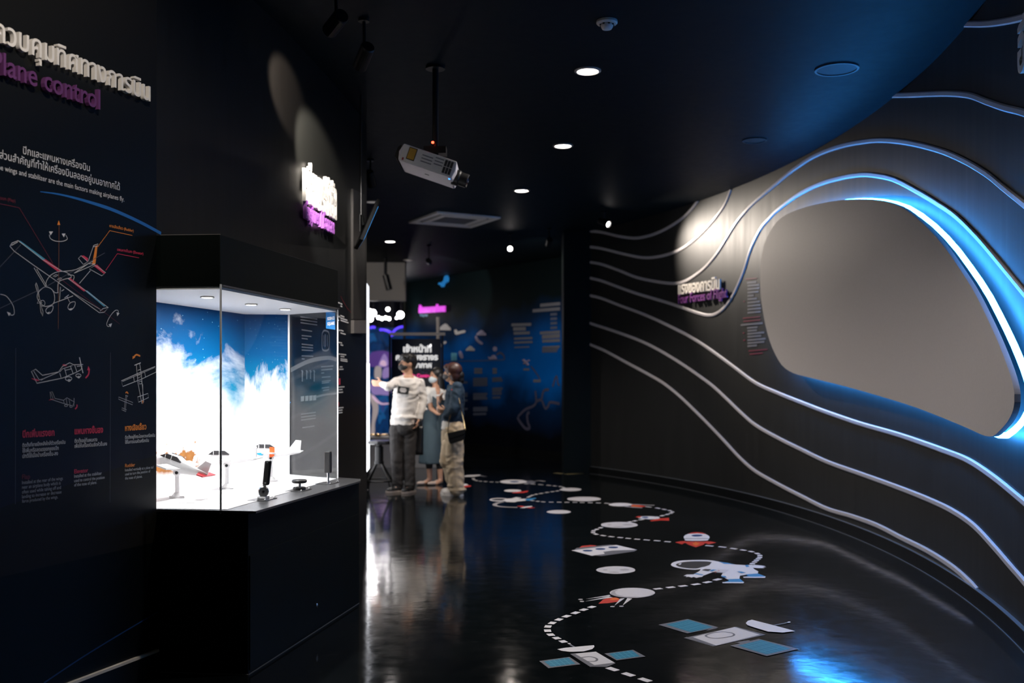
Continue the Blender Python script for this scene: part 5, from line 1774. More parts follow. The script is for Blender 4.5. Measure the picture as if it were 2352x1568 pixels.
def moon(label, z, cx, cy, rx, ry, seed, craters=True):
    s = Sticker('moon_sticker', label, z, (cx, cy), 'pale moon stickers on the floor')
    s.poly('disc', wobble(cx, cy, rx, ry, seed, amt=.03), 'sticker_moon', 3)
    if craters:
        s.poly('crater', wobble(cx + rx * .45, cy - ry * .05, rx * .25, ry * .22, seed + 1, 9, .2), 'sticker_shade', 2)
        s.poly('crater', wobble(cx - rx * .1, cy + ry * .6, rx * .28, ry * .14, seed + 2, 9, .2), 'sticker_shade', 2)
        s.poly('crater', wobble(cx - rx * .55, cy, rx * .12, ry * .14, seed + 3, 8, .2), 'sticker_shade', 2)


moon('grey moon floor sticker below the spacecraft with three portholes', s7, 1545, 1083, 193, 38, 11)
moon('grey moon floor sticker at the bend of the dashed trail above the spacecraft', s7, 1580, 632, 186, 30, 21)
moon('pale plain oval moon sticker touching the dashed trail beyond the small astronaut', s7, 1227, 373, 172, 22, 31, False)
moon('pale small oval moon sticker alone on the blue floor below the small astronaut', s7, 975, 502, 121, 18, 41, False)
moon('pale small oval moon sticker at the tip of the dashed trail beside the far pier', s7, 1092, 278, 108, 16, 51, False)
s = Sticker('flying_saucer_sticker', 'white ring saucer floor sticker with blue centre near the standing visitors', s7, (520, 200))
s.poly('tail', [(620, 195), (700, 188), (745, 200), (720, 222), (640, 222)], 'sticker_grey')
s.oval('disc', 520, 200, 135, 20, 'sticker_white')
s.oval('centre', 528, 200, 46, 7, 'sticker_navy', n=24)
s.line('antenna', [(740, 192), (780, 190), (832, 197)], .05, 'sticker_shade')
s = Sticker('rocket_sticker', 'small white and red rocket floor sticker under the ring saucer', s7, (545, 293))
s.poly('fin', [(500, 310), (560, 300), (610, 298), (670, 290), (660, 303), (620, 312), (520, 314)], 'sticker_red')
s.oval('body', 512, 290, 87, 12, 'sticker_white')
s.oval('porthole', 515, 289, 30, 4, 'sticker_moon', n=20)
s = Sticker('comet_sticker', 'white comet floor sticker just behind the woman in khaki trousers', s7, (110, 138))
s.poly('head', [(0, 146), (60, 134), (180, 130), (198, 138), (120, 150), (20, 152)], 'sticker_white')
s.line('tail', [(195, 140), (225, 147), (250, 149)], .05, 'sticker_grey')
s = Sticker('rocket_sticker', 'white and red rocket floor sticker partly behind the white shoe', s7, (45, 240))
s.oval('body', 30, 232, 35, 12, 'sticker_white')
s.poly('fin', [(0, 250), (50, 236), (98, 238), (90, 250), (30, 256)], 'sticker_red')
# small astronaut with tether
s = Sticker('astronaut_sticker', 'small far astronaut floor sticker with a white ring helmet', s7, (500, 382))
s.oval('helmet', 378, 380, 98, 17, 'sticker_white')
s.oval('visor', 374, 379, 70, 10, 'sticker_dark')
s.poly('suit', [(412, 386), (450, 370), (500, 368), (545, 355), (602, 362), (565, 374), (640, 370), (690, 374), (640, 390), (560, 398), (530, 406), (450, 402)], 'sticker_white')
s.poly('boot', [(628, 376), (690, 368), (740, 362), (750, 368), (705, 380), (715, 390), (650, 388)], 'sticker_azure')
s = Sticker('rocket_sticker', 'tiny red rocket floor sticker on a curved white tether below the small astronaut', s7, (645, 455))
s.line('tether', [(420, 402), (370, 410), (335, 425), (345, 440), (420, 452), (560, 457)], .05, 'sticker_shade', 5)
s.poly('fin', [(550, 444), (600, 442), (680, 455), (740, 460), (690, 466), (610, 456)], 'sticker_red')
s.poly('body', [(580, 463), (640, 448), (708, 443), (700, 452), (630, 464)], 'sticker_white')
s = Sticker('comet_sticker', 'pale round comet floor sticker with red flame on the long dashed trail', s7, (1650, 432))
s.poly('flame', [(1690, 428), (1780, 434), (1850, 446), (1790, 456), (1700, 450)], 'sticker_red')
s.poly('inner_flame', [(1690, 434), (1750, 438), (1800, 448), (1720, 449)], 'sticker_flame')
s.line('leg', [(1690, 426), (1800, 431), (1930, 437)], .05, 'sticker_shade')
s.line('leg', [(1640, 448), (1740, 458), (1810, 462)], .05, 'sticker_shade')
s.oval('head', 1590, 430, 118, 17, 'sticker_white')
s = Sticker('rocket_sticker', 'small white rocket floor sticker with red nose and fins crossed by the dashed trail', s7, (1900, 570))
s.poly('fin', [(1885, 590), (1960, 568), (2075, 562), (2078, 590), (1990, 588), (1900, 596)], 'sticker_red')
s.poly('body', [(1760, 556), (1800, 548), (1870, 545), (1960, 552), (1985, 565), (1930, 576), (1850, 575), (1785, 568)], 'sticker_white', 2)
s.poly('nose', [(1738, 554), (1765, 546), (1800, 546), (1785, 562)], 'sticker_red')
s.oval('porthole', 1838, 558, 34, 7, 'sticker_navy', n=20)

# big astronaut
s = Sticker('astronaut_sticker', 'large near astronaut floor sticker with dark visor and blue boots', s8, (1600, 470))
s.poly('backpack', [(1580, 392), (1620, 392), (1680, 400), (1760, 418), (1750, 428), (1650, 420), (1590, 405)], 'sticker_azure')
s.poly('helmet', [(1216, 412), (1235, 396), (1290, 383), (1400, 377), (1520, 378), (1580, 386), (1605, 400), (1560, 430), (1470, 450), (1400, 456), (1320, 449), (1250, 436), (1222, 424)], 'sticker_white', 3)
s.poly('visor', [(1255, 415), (1290, 400), (1350, 391), (1440, 387), (1530, 391), (1570, 406), (1545, 424), (1470, 436), (1420, 448), (1340, 444), (1280, 432)], 'sticker_dark', 3)
s.poly('glint', [(1275, 414), (1292, 404), (1304, 406), (1290, 418)], 'sticker_white')
s.poly('suit', [(1560, 384), (1605, 390), (1650, 410), (1700, 412), (1760, 416), (1830, 420), (1880, 416), (1884, 440), (1900, 454), (1930, 472), (1925, 492), (1835, 497), (1780, 506), (1775, 536), (1680, 537), (1625, 508), (1640, 484), (1560, 476), (1490, 502), (1425, 512), (1400, 496), (1448, 468), (1470, 440), (1530, 420)], 'sticker_white')
s.poly('hand', [(1318, 508), (1345, 497), (1400, 496), (1485, 502), (1470, 516), (1440, 520), (1425, 524), (1400, 516), (1385, 522), (1360, 515), (1335, 517), (1345, 509)], 'sticker_white')
s.poly('hand', [(1845, 425), (1900, 418), (1960, 424), (1992, 430), (1970, 434), (1998, 436), (1965, 440), (1985, 445), (1930, 445), (1870, 440)], 'sticker_white')
s.poly('cuff', [(1400, 492), (1425, 487), (1484, 498), (1470, 504)], 'sticker_azure')
s.poly('cuff', [(1822, 422), (1845, 418), (1858, 434), (1832, 437)], 'sticker_azure')
s.poly('boot', [(1828, 497), (1925, 489), (1992, 514), (1985, 520), (1806, 518), (1850, 510)], 'sticker_azure')
s.poly('boot', [(1680, 536), (1780, 533), (1800, 550), (1815, 562), (1636, 563), (1690, 550)], 'sticker_azure')
s.poly('sole', [(1806, 517), (1990, 516), (1984, 526), (1812, 525)], 'sticker_white')
s.poly('sole', [(1634, 561), (1816, 560), (1808, 570), (1640, 569)], 'sticker_white')
s.poly('chest_patch', [(1470, 462), (1495, 453), (1545, 455), (1520, 471)], 'sticker_dark')
s.poly('chest_panel', [(1560, 470), (1600, 452), (1690, 462), (1650, 486)], 'sticker_moon')
s.poly('stripe', [(1530, 468), (1560, 458), (1590, 460), (1550, 474)], 'sticker_azure')
s.poly('knee_pad', [(1755, 474), (1790, 474), (1830, 484), (1790, 488)], 'sticker_azure')
s.poly('knee_pad', [(1625, 510), (1660, 512), (1672, 524), (1640, 522)], 'sticker_azure')
s.oval('button', 1607, 468, 8, 2.5, 'sticker_red', n=12)
s.oval('button', 1580, 480, 8, 2.5, 'sticker_red', n=12)
# saucer lander
s = Sticker('lander_sticker', 'pale oval lander floor sticker with red flame and thin white legs', s8, (900, 648))
s.poly('flame', [(622, 735), (660, 700), (715, 683), (770, 684), (812, 702), (785, 717), (700, 730)], 'sticker_red')
s.poly('inner_flame', [(712, 704), (735, 686), (780, 688), (790, 700), (745, 708)], 'sticker_flame')
for q in ([(518, 697), (712, 663), (722, 672)], [(512, 716), (705, 676), (740, 684)], [(752, 752), (800, 694), (838, 690)], [(820, 750), (858, 690), (898, 694)]):
    s.poly('leg', q, 'sticker_moon')
for cx, cy in ((475, 701), (487, 718), (737, 760), (810, 758)):
    s.oval('footpad', cx, cy, 19, 5, 'sticker_shade', n=20)
s.oval('hull', 900, 648, 185, 41, 'sticker_moon')
s.poly('hull_shade', [(720, 655), (740, 632), (790, 618), (755, 640), (770, 662), (830, 678), (1000, 684), (940, 690), (860, 689), (770, 678), (728, 664)], 'sticker_shade')
s.line('hull_edge', [(835, 683), (960, 685), (1040, 672), (1078, 655)], .008, 'sticker_shade', 4)


def satellite(label, body, shade, win, panels, dish, ant, n1, n2):
    s = Sticker('satellite_sticker', label, s8, body[0])
    for sh in shade:
        s.poly('edge_shade', sh, 'sticker_grey')
    s.poly('body', body, 'sticker_moon')
    s.line('hatch', win, .012, 'sticker_grey', 3, closed=True)
    for outer, inner in panels:
        p = s.poly('solar_panel', outer, 'sticker_grey')
        s.poly('solar_cells', inner, 'sticker_teal', parent=p, label='teal solar cells')
        a, b, c, d = inner
        lp = lambda u, w_: ((a[0] * (1 - u) + b[0] * u) * (1 - w_) + (d[0] * (1 - u) + c[0] * u) * w_, (a[1] * (1 - u) + b[1] * u) * (1 - w_) + (d[1] * (1 - u) + c[1] * u) * w_)
        P = []
        hh = s.h()
        for k in range(1, n1):
            P.append(ribbon([s.z(lp(k / n1, 0)), s.z(lp(k / n1, 1))], Z, .004, hh))
        for k in range(1, n2):
            P.append(ribbon([s.z(lp(0, k / n2)), s.z(lp(1, k / n2))], Z, .004, hh))
        mk('cell_line', join(*P), 'sticker_line', p)
        hh = s.h()
    s.line('antenna', ant, .012, 'sticker_grey')
    s.oval('antenna_tip', ant[-1][0], ant[-1][1], 13, 4, 'sticker_white', n=16)
    s.poly('dish', dish, 'sticker_white')
    return s


satellite('larger satellite floor sticker nearest the blue reflection, two teal solar panels', [(1395, 1010), (1735, 927), (1945, 990), (1585, 1078)],
          [[(1320, 1015), (1345, 1006), (1590, 1078), (1560, 1084)], [(1730, 925), (1760, 928), (1992, 988), (1950, 996)], [(1500, 958), (1600, 935), (1560, 930)], [(1740, 1052), (1850, 1035), (1900, 1050), (1800, 1062)], [(1322, 1016), (1750, 925), (1990, 990), (1575, 1083)]],
          [(1500, 997), (1560, 975), (1640, 967), (1712, 976), (1733, 992), (1700, 1006), (1600, 1020), (1530, 1014)],
          [([(1113, 909), (1352, 862), (1605, 930), (1350, 980)], [(1175, 908), (1360, 868), (1560, 930), (1378, 970)]), ([(1700, 1082), (1935, 1026), (2262, 1109), (2000, 1167)], [(1765, 1081), (1955, 1035), (2195, 1107), (1997, 1154)])],
          [(1828, 898), (1845, 880), (1878, 871), (2050, 915), (2232, 964), (2130, 976), (2010, 968), (1900, 935), (1840, 914)], [(2060, 915), (2140, 900), (2182, 890)], 6, 4)
satellite('smaller satellite floor sticker at the foot of the dashed trail, two teal solar panels', [(430, 1145), (600, 1128), (755, 1218), (590, 1238)],
          [[(395, 1146), (430, 1140), (600, 1240), (555, 1252)], [(550, 1250), (590, 1238), (762, 1222), (690, 1252)], [(390, 1146), (600, 1127), (762, 1222), (555, 1252)]],
          [(475, 1185), (500, 1174), (560, 1170), (605, 1184), (608, 1200), (580, 1208), (515, 1206)],
          [([(137, 1205), (385, 1172), (475, 1232), (213, 1264)], [(175, 1209), (375, 1178), (434, 1228), (235, 1253)]), ([(670, 1146), (905, 1115), (1008, 1170), (770, 1202)], [(708, 1148), (895, 1120), (962, 1168), (772, 1193)])],
          [(285, 1112), (350, 1100), (585, 1079), (590, 1092), (570, 1112), (500, 1130), (390, 1134), (320, 1125)], [(430, 1095), (400, 1080), (382, 1065)], 5, 3)

# dashed trail
TR = [
    ('white trail dash between the moon at the bend and the near rocket', s8, [(640, 114), (607, 127), (582, 138), (578, 152), (600, 166), (660, 178), (727, 187), (801, 194), (866, 201), (939, 208), (1017, 214), (1102, 220), (1187, 228)]),
    ('white trail dash between the near rocket and the large astronaut hand', s8, [(1530, 262), (1637, 272), (1728, 285), (1808, 297), (1873, 309), (1922, 325), (1943, 341), (1942, 356), (1930, 368), (1915, 381), (1900, 394), (1882, 408)]),
    ('white trail dash between the large astronaut boot and the lander', s8, [(1595, 538), (1513, 560), (1420, 577), (1314, 591), (1213, 602), (1108, 614)]),
    ('white trail dash between the lander and the smaller satellite', s8, [(568, 763), (502, 785), (434, 811), (360, 839), (298, 866), (244, 894), (209, 923), (206, 957), (232, 990), (280, 1018), (333, 1046)]),
    ('long white trail dash on the camera side of the smaller satellite', s8, [(737, 1272), (867, 1316), (1003, 1360)]),
    ('tiny white trail dash between the small astronaut and the flaming comet', s7, [(1455, 417), (1370, 413), (1288, 411), (1207, 409), (1135, 407), (1055, 407), (977, 406), (897, 405), (818, 403), (762, 397), (708, 389)]),
    ('tiny white trail dash between the small astronaut and the moon by the pier', s7, [(668, 356), (685, 347), (708, 337), (747, 327), (797, 318), (855, 308), (910, 300), (960, 293)]),
    ('tiny white trail dash between the moon by the pier and the ring saucer', s7, [(1020, 260), (990, 250), (933, 243), (873, 237), (793, 230), (715, 224), (645, 222)]),
    ('tiny white trail dash between the ring saucer and the farthest comet', s7, [(355, 205), (300, 203), (240, 199), (190, 196), (150, 189), (125, 180), (118, 170)]),
    ('tiny white trail dash between the flaming comet and the moon at the bend', s7, [(1870, 453), (1965, 466), (2028, 478), (2085, 490), (2110, 503), (2095, 515), (2060, 528), (2010, 541), (1950, 556), (1885, 570), (1800, 580), (1735, 593), (1685, 603)]),
]
for lab, z, cs in TR:
    P = [z(c) for c in cs]
    for i, p in enumerate(P):
        a, b = P[max(0, i - 1)], P[min(len(P) - 1, i + 1)]
        d = (b - a)
        sp = d.length / (2 if 0 < i < len(P) - 1 else 1)
        d.normalize()
        ln_ = min(sp * .60, .17)
        w_ = .038
        sd = Vector((-d.y, d.x, 0)) * (w_ / 2)
        q = [p - d * ln_ / 2 - sd, p + d * ln_ / 2 - sd, p + d * ln_ / 2 + sd, p - d * ln_ / 2 + sd]
        h = .0020
        tag(mk('trail_dash', flat([Vector((v_.x, v_.y, h)) for v_ in q]), 'sticker_white'), lab, 'floor sticker', lab.replace('trail dash', 'trail dashes'))
# hazard tape at the foot of the pier
for k, (a, b, lab) in enumerate((((1275, 1086), (1293, 1088), 'worn yellow floor tape piece past the foot of the far pier'), ((1300, 1089), (1343, 1086), 'worn yellow floor tape along the foot of the far pier'))):
    p, q = atz(*a), atz(*b)
    tag(mk('floor_tape', ribbon([p, (p + q) / 2, q], Z, .10, .001), mat('tape_yellow', (.18, .15, .06), .6)), lab, 'tape')

# ================================================================== PEOPLE
mat('skin_tan', (.50, .27, .17), .5)
mat('skin_fair', (.56, .33, .22), .5)
mat('hair_black', (.008, .007, .007), .45)
mat('hair_brown', (.050, .018, .014), .45)
mat('mask_black', (.010, .010, .011), .6)
mat('mask_white', (.62, .70, .72), .6)
mat('eye_dark', (.01, .01, .01), .2)
mat('sweat_white', (.70, .665, .63), .8, bump=.5, bscale=9)
mat('trouser_dark', (.022, .019, .019), .75, bump=.5, bscale=9)
mat('dress_grey', (.052, .082, .098), .8, bump=.4, bscale=8)
mat('blouse_white', (.66, .64, .60), .75, bump=.4, bscale=14)
mat('denim_navy', (.012, .035, .065), .8, bump=.4, bscale=10)
mat('khaki', (.54, .42, .28), .8, bump=.6, bscale=7)
mat('shoe_black', (.012, .012, .012), .4)
mat('shoe_white', (.72, .68, .64), .45)
mat('shoe_beige', (.55, .42, .34), .5)
mat('sock_black', (.012, .012, .013), .8)
mat('bag_black', (.007, .007, .008), .35)


def basis(ang):
    """facing direction and the person's right hand side; ang 0 faces the camera, positive turns to image left"""
    a = math.radians(ang)
    f = Vector((-math.sin(a), -math.cos(a), 0))
    r = Vector((f.y, -f.x, 0))
    M = Matrix(((r.x, f.x, 0, 0), (r.y, f.y, 0, 0), (0, 0, 1, 0), (0, 0, 0, 1)))
    return f, r, M


def head_prims(c, f, r, M, s=1.0):
    return [elli(c + Z * .018 * s - f * .006 * s, (.074 * s, .094 * s, .098 * s), M),
            elli(c + f * .026 * s - Z * .058 * s, (.056 * s, .066 * s, .062 * s), M),
            cap(c + f * .088 * s + Z * .01 * s, .009 * s, c + f * .106 * s - Z * .022 * s, .014 * s, 8),
            elli(c + r * .075 * s - Z * .008 * s - f * .008 * s, (.012 * s, .021 * s, .032 * s), M),
            elli(c - r * .075 * s - Z * .008 * s - f * .008 * s, (.012 * s, .021 * s, .032 * s), M),
            elli(c + f * .06 * s + r * .03 * s - Z * .02 * s, (.026 * s, .024 * s, .03 * s), M),
            elli(c + f * .06 * s - r * .03 * s - Z * .02 * s, (.026 * s, .024 * s, .03 * s), M)]


def hand_prims(w, d, n, s=1.0, curl=.3, side=1):
    """w wrist, d finger direction, n palm normal; five unequal bent fingers"""
    d, n = Vector(d).normalized(), Vector(n).normalized()
    x = d.cross(n).normalized() * side
    out = []
    for k in range(4):
        o = w + x * ((k - 1.5) * .019 * s)
        out.append(cap(o + d * .01 * s, .013 * s, o + d * .085 * s, .011 * s, 8))
        L = (.066, .078, .074, .056)[k] * s
        a = w + x * ((k - 1.5) * .022 * s) + d * .088 * s
        m = a + (d * math.cos(curl) + n * math.sin(curl)) * L * .5
        e = m + (d * math.cos(curl * 2.2) + n * math.sin(curl * 2.2)) * L * .5
        out += [cap(a, .0095 * s, m, .009 * s, 8), cap(m, .009 * s, e, .0075 * s, 8)]
    a = w - x * .030 * s + d * .022 * s
    m = a + (d * .6 - x * .75 + n * .35) .normalized() * .042 * s
    e = m + (d * .85 - x * .25 + n * .5).normalized() * .034 * s
    out += [cap(a, .012 * s, m, .011 * s, 8), cap(m, .0105 * s, e, .0085 * s, 8)]
    return out


def shoe(t, heel, toe, h, w_, m, name='shoe', sole=None):
    d = (toe - heel)
    L = d.length
    d.normalize()
    x = Vector((-d.y, d.x, 0))
    prims = [elli(heel + d * L * .68 + Z * h * .42, (w_, L * .34, h * .45), Matrix(((x.x, d.x, 0, 0), (x.y, d.y, 0, 0), (0, 0, 1, 0), (0, 0, 0, 1)))),
             elli(heel + d * L * .28 + Z * h * .55, (w_ * .85, L * .28, h * .56), Matrix(((x.x, d.x, 0, 0), (x.y, d.y, 0, 0), (0, 0, 1, 0), (0, 0, 0, 1))))]
    o = mk(name, solidify_union(prims, .008, 3), m, t, smooth=True)
    if sole:
        pts = [heel - d * .01 + x * w_ * .7, heel + d * L * .35 + x * w_ * .8, heel + d * L * .75 + x * w_ * 1.02, toe + x * w_ * .45, toe + d * .012, toe - x * w_ * .45, heel + d * L * .75 - x * w_ * 1.02, heel + d * L * .35 - x * w_ * .8, heel - d * .01 - x * w_ * .7]
        P = cr([Vector((p.x, p.y, .002)) for p in pts], 3, True)
        mk('sole', slab(P, (0, 0, .026)), sole, o)
    return o


# ---- the man
Y0 = 12.47
PM = lambda px, py, dy=0.0: aty(px, py, Y0 + dy)
f, r, M = basis(28)
hf, hr, HM = basis(62)
hc = PM(936, 835)
t = thing('person', 'man in white printed sweatshirt and black mask reaching for the lit panel', 'person', (PM(930, 1130).x, Y0, 0))
sl, sr = PM(910, 878, -.02), PM(964, 880, .02)          # image left and right shoulders
el_l, wr_l = PM(893, 888, -.24), PM(877, 881, -.06)
el_r, wr_r = PM(972, 918, .04), PM(962, 962, -.04)
hipl, hipr = PM(912, 985, 0), PM(941, 985, .02)
knl, knr = PM(911, 1056, -.03), PM(940, 1056, .0)
anl, anr = PM(914, 1116, .0), PM(942, 1118, -.02)
torso = [(PM(925, 985), .150, .105, math.radians(-28)), (PM(926, 960), .150, .108, math.radians(-28)), (PM(930, 930), .155, .110, math.radians(-28)), (PM(934, 900), .168, .115, math.radians(-28)), (PM(936, 880), .165, .105, math.radians(-28)), (PM(937, 868), .11, .085, math.radians(-28)), (PM(938, 862), .07, .07, math.radians(-28))]
neck = cap(hc - Z * .07 - hf * .012, .050, PM(938, 868), .056)
body = head_prims(hc, hf, hr, HM) + [neck, loft([(c, a * .88, b * .86, y) for c, a, b, y in torso])]
body += [cap(sl, .048, el_l, .040), cap(el_l, .040, wr_l, .028), cap(sr, .048, el_r, .040), cap(el_r, .040, wr_r, .028)]
body += hand_prims(wr_l, (PM(849, 879, .0) - wr_l), (.3, .8, .2), 1.0, .25)
body += hand_prims(wr_r, (PM(955, 985, -.06) - wr_r), (-.8, -.2, 0), .95, .5)
body += [cap(hipl, .085, knl, .052), cap(knl, .052, anl, .036), cap(hipr, .085, knr, .052), cap(knr, .052, anr, .036), cap(anl, .036, anl - Z * .02 + f * .05, .03), cap(anr, .036, anr - Z * .02 + f * .05, .03)]
mk('body', solidify_union(body, .0075, 3), 'skin_tan', t, smooth=True)
hair = [elli(hc + Z * .045 - hf * .022, (.090, .106, .092), HM), elli(hc + Z * .01 - hf * .06, (.080, .062, .085), HM), elli(hc + Z * .085 + hf * .045, (.072, .055, .040), HM), elli(hc + Z * .065 + hf * .072 + hr * .02, (.05, .03, .035), HM)]
for k in range(9):
    a = k * 2 * math.pi / 9
    hair.append(cap(hc + Z * .10 + Vector((math.cos(a), math.sin(a), 0)) * .05, .03, hc + Z * .085 + Vector((math.cos(a), math.sin(a), 0)) * .088, .016, 8))
mk('hair', solidify_union(hair, .008, 2), 'hair_black', t, smooth=True)
mk('face_mask', solidify_union([elli(hc + hf * .050 - Z * .045, (.064, .068, .050), HM), elli(hc + hf * .085 - Z * .035, (.034, .036, .036), HM)], .007, 3), 'mask_black', t, smooth=True, label='black face mask')
for k in (-1, 1):
    mk('eye', elli(hc + hf * .088 + hr * (k * .030) + Z * .018, (.012, .007, .007), HM), 'eye_dark', t, smooth=True)
mk('spectacles', join(*[tube([hc + hf * .10 + hr * (k * .032 + .024 * math.cos(a)) + Z * (.015 + .018 * math.sin(a)) for a in [2 * math.pi * i / 14 for i in range(14)]], .0025, 5, True) for k in (-1, 1)], tube([hc + hf * .10 + hr * .056 + Z * .018, hc + hr * .078 + Z * .012], .0025, 5)), 'black_rubber', t)
sw = [loft([(PM(924, 975), .158, .118, math.radians(-28))] + [(c, a * 1.06, b * 1.12, y) for c, a, b, y in torso[1:6]]), cap(sl, .064, el_l, .054), cap(el_l, .054, wr_l + (el_l - wr_l) * .12, .040), cap(sr, .066, el_r, .056), cap(el_r, .056, wr_r + (el_r - wr_r) * .08, .048),
      elli(PM(925, 958, -.03), (.165, .125, .05), M), cap(PM(930, 869, 0), .050, sl, .055), cap(PM(944, 869, 0), .050, sr, .055), elli(el_r + Z * -.05, (.06, .06, .03), M), elli(el_r + Z * -.12, (.055, .055, .025), M)]
swm = mk('sweatshirt', wrinkle(solidify_union(sw, .009, 3), .011, 8, 20, 3.1), 'sweat_white', t, smooth=True)
mk('waistband', solidify_union([loft([(PM(925, 976), .150, .112, math.radians(-28)), (PM(925, 966), .158, .118, math.radians(-28))])], .009, 3), 'sweat_white', t, smooth=True)
# printed patch on the chest
pp = [PM(914, 886, -.150), PM(940, 889.5, -.172), PM(937, 906, -.172), PM(912, 903, -.150)]
pn = (pp[1] - pp[0]).cross(pp[3] - pp[0]).normalized()
if pn.y > 0:
    pn = -pn
patch = mk('print_patch', slab(pp, -pn * .012), mat('patch_black', (.012, .016, .015), .7), swm, label='black printed rectangle')
mk('print_lettering', join(*[ribbon([pp[0] + (pp[1] - pp[0]) * a + (pp[3] - pp[0]) * h, pp[0] + (pp[1] - pp[0]) * b + (pp[3] - pp[0]) * h], pn, .012, .003) for a, b, h in ((.25, .72, .25), (.2, .8, .42), (.22, .78, .58), (.3, .7, .7))]), 'sticker_moon', swm, label='pale printed words')
tr = [elli(PM(926, 986), (.160, .118, .085), M), cap(hipl, .098, knl, .076), cap(knl, .076, anl + Z * .0, .066), cap(hipr, .098, knr, .076), cap(knr, .076, anr, .066), elli(anl + Z * .03, (.072, .08, .03), M), elli(anr + Z * .03, (.072, .08, .03), M), loft([(PM(926, 984), .150, .112, math.radians(-28)), (PM(925, 971), .152, .113, math.radians(-28))])]
mk('trousers', wrinkle(solidify_union(tr, .009, 3), .008, 10, 16, 5.0), 'trouser_dark', t, smooth=True)
a0 = Vector((anl.x + .03, anl.y + .01, .0))
shoe(t, a0, a0 + Vector((-.155, -.14, 0)), .085, .045, 'shoe_black', sole=mat('sole_pale', (.35, .30, .27), .5))
a0 = Vector((anr.x + .045, anr.y + .02, .0))
shoe(t, a0, a0 + Vector((-.12, -.20, 0)), .085, .045, 'shoe_black', sole='sole_pale')
wt = mk('wrist_watch', lathe([(.034, -.010), (.038, 0), (.034, .010)], M=aim(wr_r, wr_r - el_r), n=16), 'steel', t)

# black tote bag hanging behind the man
bc = PM(962, 1010, .16)
tb = thing('tote_bag', 'tall black bag hanging between the man and the woman in the long dress', 'bag', bc)
bp = []
for k in range(9):
    zz = k / 8
    bp.append((PM(961 + 3 * zz, 1044 - 66 * zz, .16), .052 * (1 - .25 * zz) + .01, .05 * (1 - .5 * zz), .2))
mk('pouch', loft(bp), 'bag_black', tb, smooth=True)
mk('strap', tube(cr([PM(958, 980, .12), PM(962, 955, .14), PM(968, 980, .16)], 6), .008, 6), 'bag_black', tb)
mk('buckle', box(PM(966, 978, .10)[:], (.03, .012, .02)), 'brass', tb)

# ---- the woman in the long dress
Y0 = 13.43
PG = lambda px, py, dy=0.0: aty(px, py, Y0 + dy)
f, r, M = basis(35)
hf, hr, HM = basis(48)
hc = PG(1001, 864)
yw = math.radians(-35)
t = thing('person', 'woman in grey-blue long dress and white mask with a hand raised to her face', 'person', (PG(994, 1112).x, Y0, 0))
sl, sr = PG(984, 897, 0), PG(1015, 899, .08)
el_r, wr_r = PG(1010, 934, -.20), PG(1006, 900, -.24)
el_l, wr_l = PG(990, 938, -.12), PG(1006, 950, -.20)
hipl, hipr = PG(985, 985), PG(1003, 985, .03)
knl, knr = PG(985, 1040), PG(1008, 1040)
anl, anr = PG(987, 1101, .02), PG(1012, 1103, .0)
body = head_prims(hc, hf, hr, HM, .93) + [cap(hc - Z * .07 - hf * .01, .042, PG(1000, 892), .047),
    loft([(PG(994, 985), .13, .10, yw), (PG(995, 960), .12, .09, yw), (PG(997, 935), .11, .085, yw), (PG(999, 910), .13, .095, yw), (PG(1000, 897), .13, .08, yw), (PG(1000, 890), .07, .06, yw)]),
    cap(sl, .038, el_l, .034), cap(el_l, .034, wr_l, .024), cap(sr, .038, el_r, .036), cap(el_r, .036, wr_r, .025)]
body += hand_prims(wr_r, (PG(1003, 880, -.2) - wr_r), (-.6, .6, .2), .9, .6) + hand_prims(wr_l, (PG(1012, 944, -.22) - wr_l), (.2, -.6, .4), .88, .4)
body += [cap(hipl, .08, knl, .052), cap(knl, .052, anl, .033), cap(hipr, .08, knr, .052), cap(knr, .052, anr, .033), cap(anl, .034, anl + f * .10 - Z * .035, .026), cap(anr, .034, anr + f * .10 - Z * .035, .026)]
mk('body', solidify_union(body, .0075, 3), 'skin_tan', t, smooth=True)
hair = [elli(hc + Z * .032 - hf * .024, (.084, .100, .092), HM), cap(hc - hf * .055 + Z * .0, .07, hc - hf * .075 - Z * .17 + hr * -.02, .055), cap(hc - hr * .055 - hf * .03, .045, hc - hr * .07 - hf * .035 - Z * .19, .035), cap(hc + hr * .055 - hf * .045, .035, hc + hr * .06 - hf * .05 - Z * .13, .025)]
mk('hair', solidify_union(hair, .008, 3), 'hair_black', t, smooth=True)
mk('face_mask', solidify_union([elli(hc + hf * .047 - Z * .043, (.060, .064, .050), HM), elli(hc + hf * .080 - Z * .036, (.034, .032, .036), HM)], .007, 3), 'mask_white', t, smooth=True, label='pale blue-white face mask')
for k in (-1, 1):
    mk('eye', elli(hc + hf * .082 + hr * (k * .028) + Z * .016, (.012, .007, .006), HM), 'eye_dark', t, smooth=True)
bl = [loft([(PG(998, 915), .135, .105, yw), (PG(999, 905), .142, .108, yw), (PG(1000, 897), .135, .095, yw), (PG(1000, 890), .085, .075, yw)]), cap(sl, .062, sl + (el_l - sl) * .55, .066), cap(sr, .060, sr + (el_r - sr) * .45, .062)]
mk('blouse', wrinkle(solidify_union(bl, .009, 3), .008, 10, 14, 2.0), 'blouse_white', t, smooth=True)
ds = [loft([(PG(989, 1064), .160, .150, yw), (PG(990, 1040), .158, .145, yw), (PG(992, 1000), .145, .125, yw), (PG(994, 965), .130, .110, yw), (PG(996, 938), .122, .100, yw), (PG(998, 915), .136, .108, yw), (PG(998, 906), .130, .104, yw)])]
for k in range(7):
    a = k / 7 * math.pi * 2
    q = Vector((math.cos(a) * .135, math.sin(a) * .125, 0))
    ds.append(cap(PG(992, 990) + q * .75, .02, PG(989, 1058) + q, .036, 8))
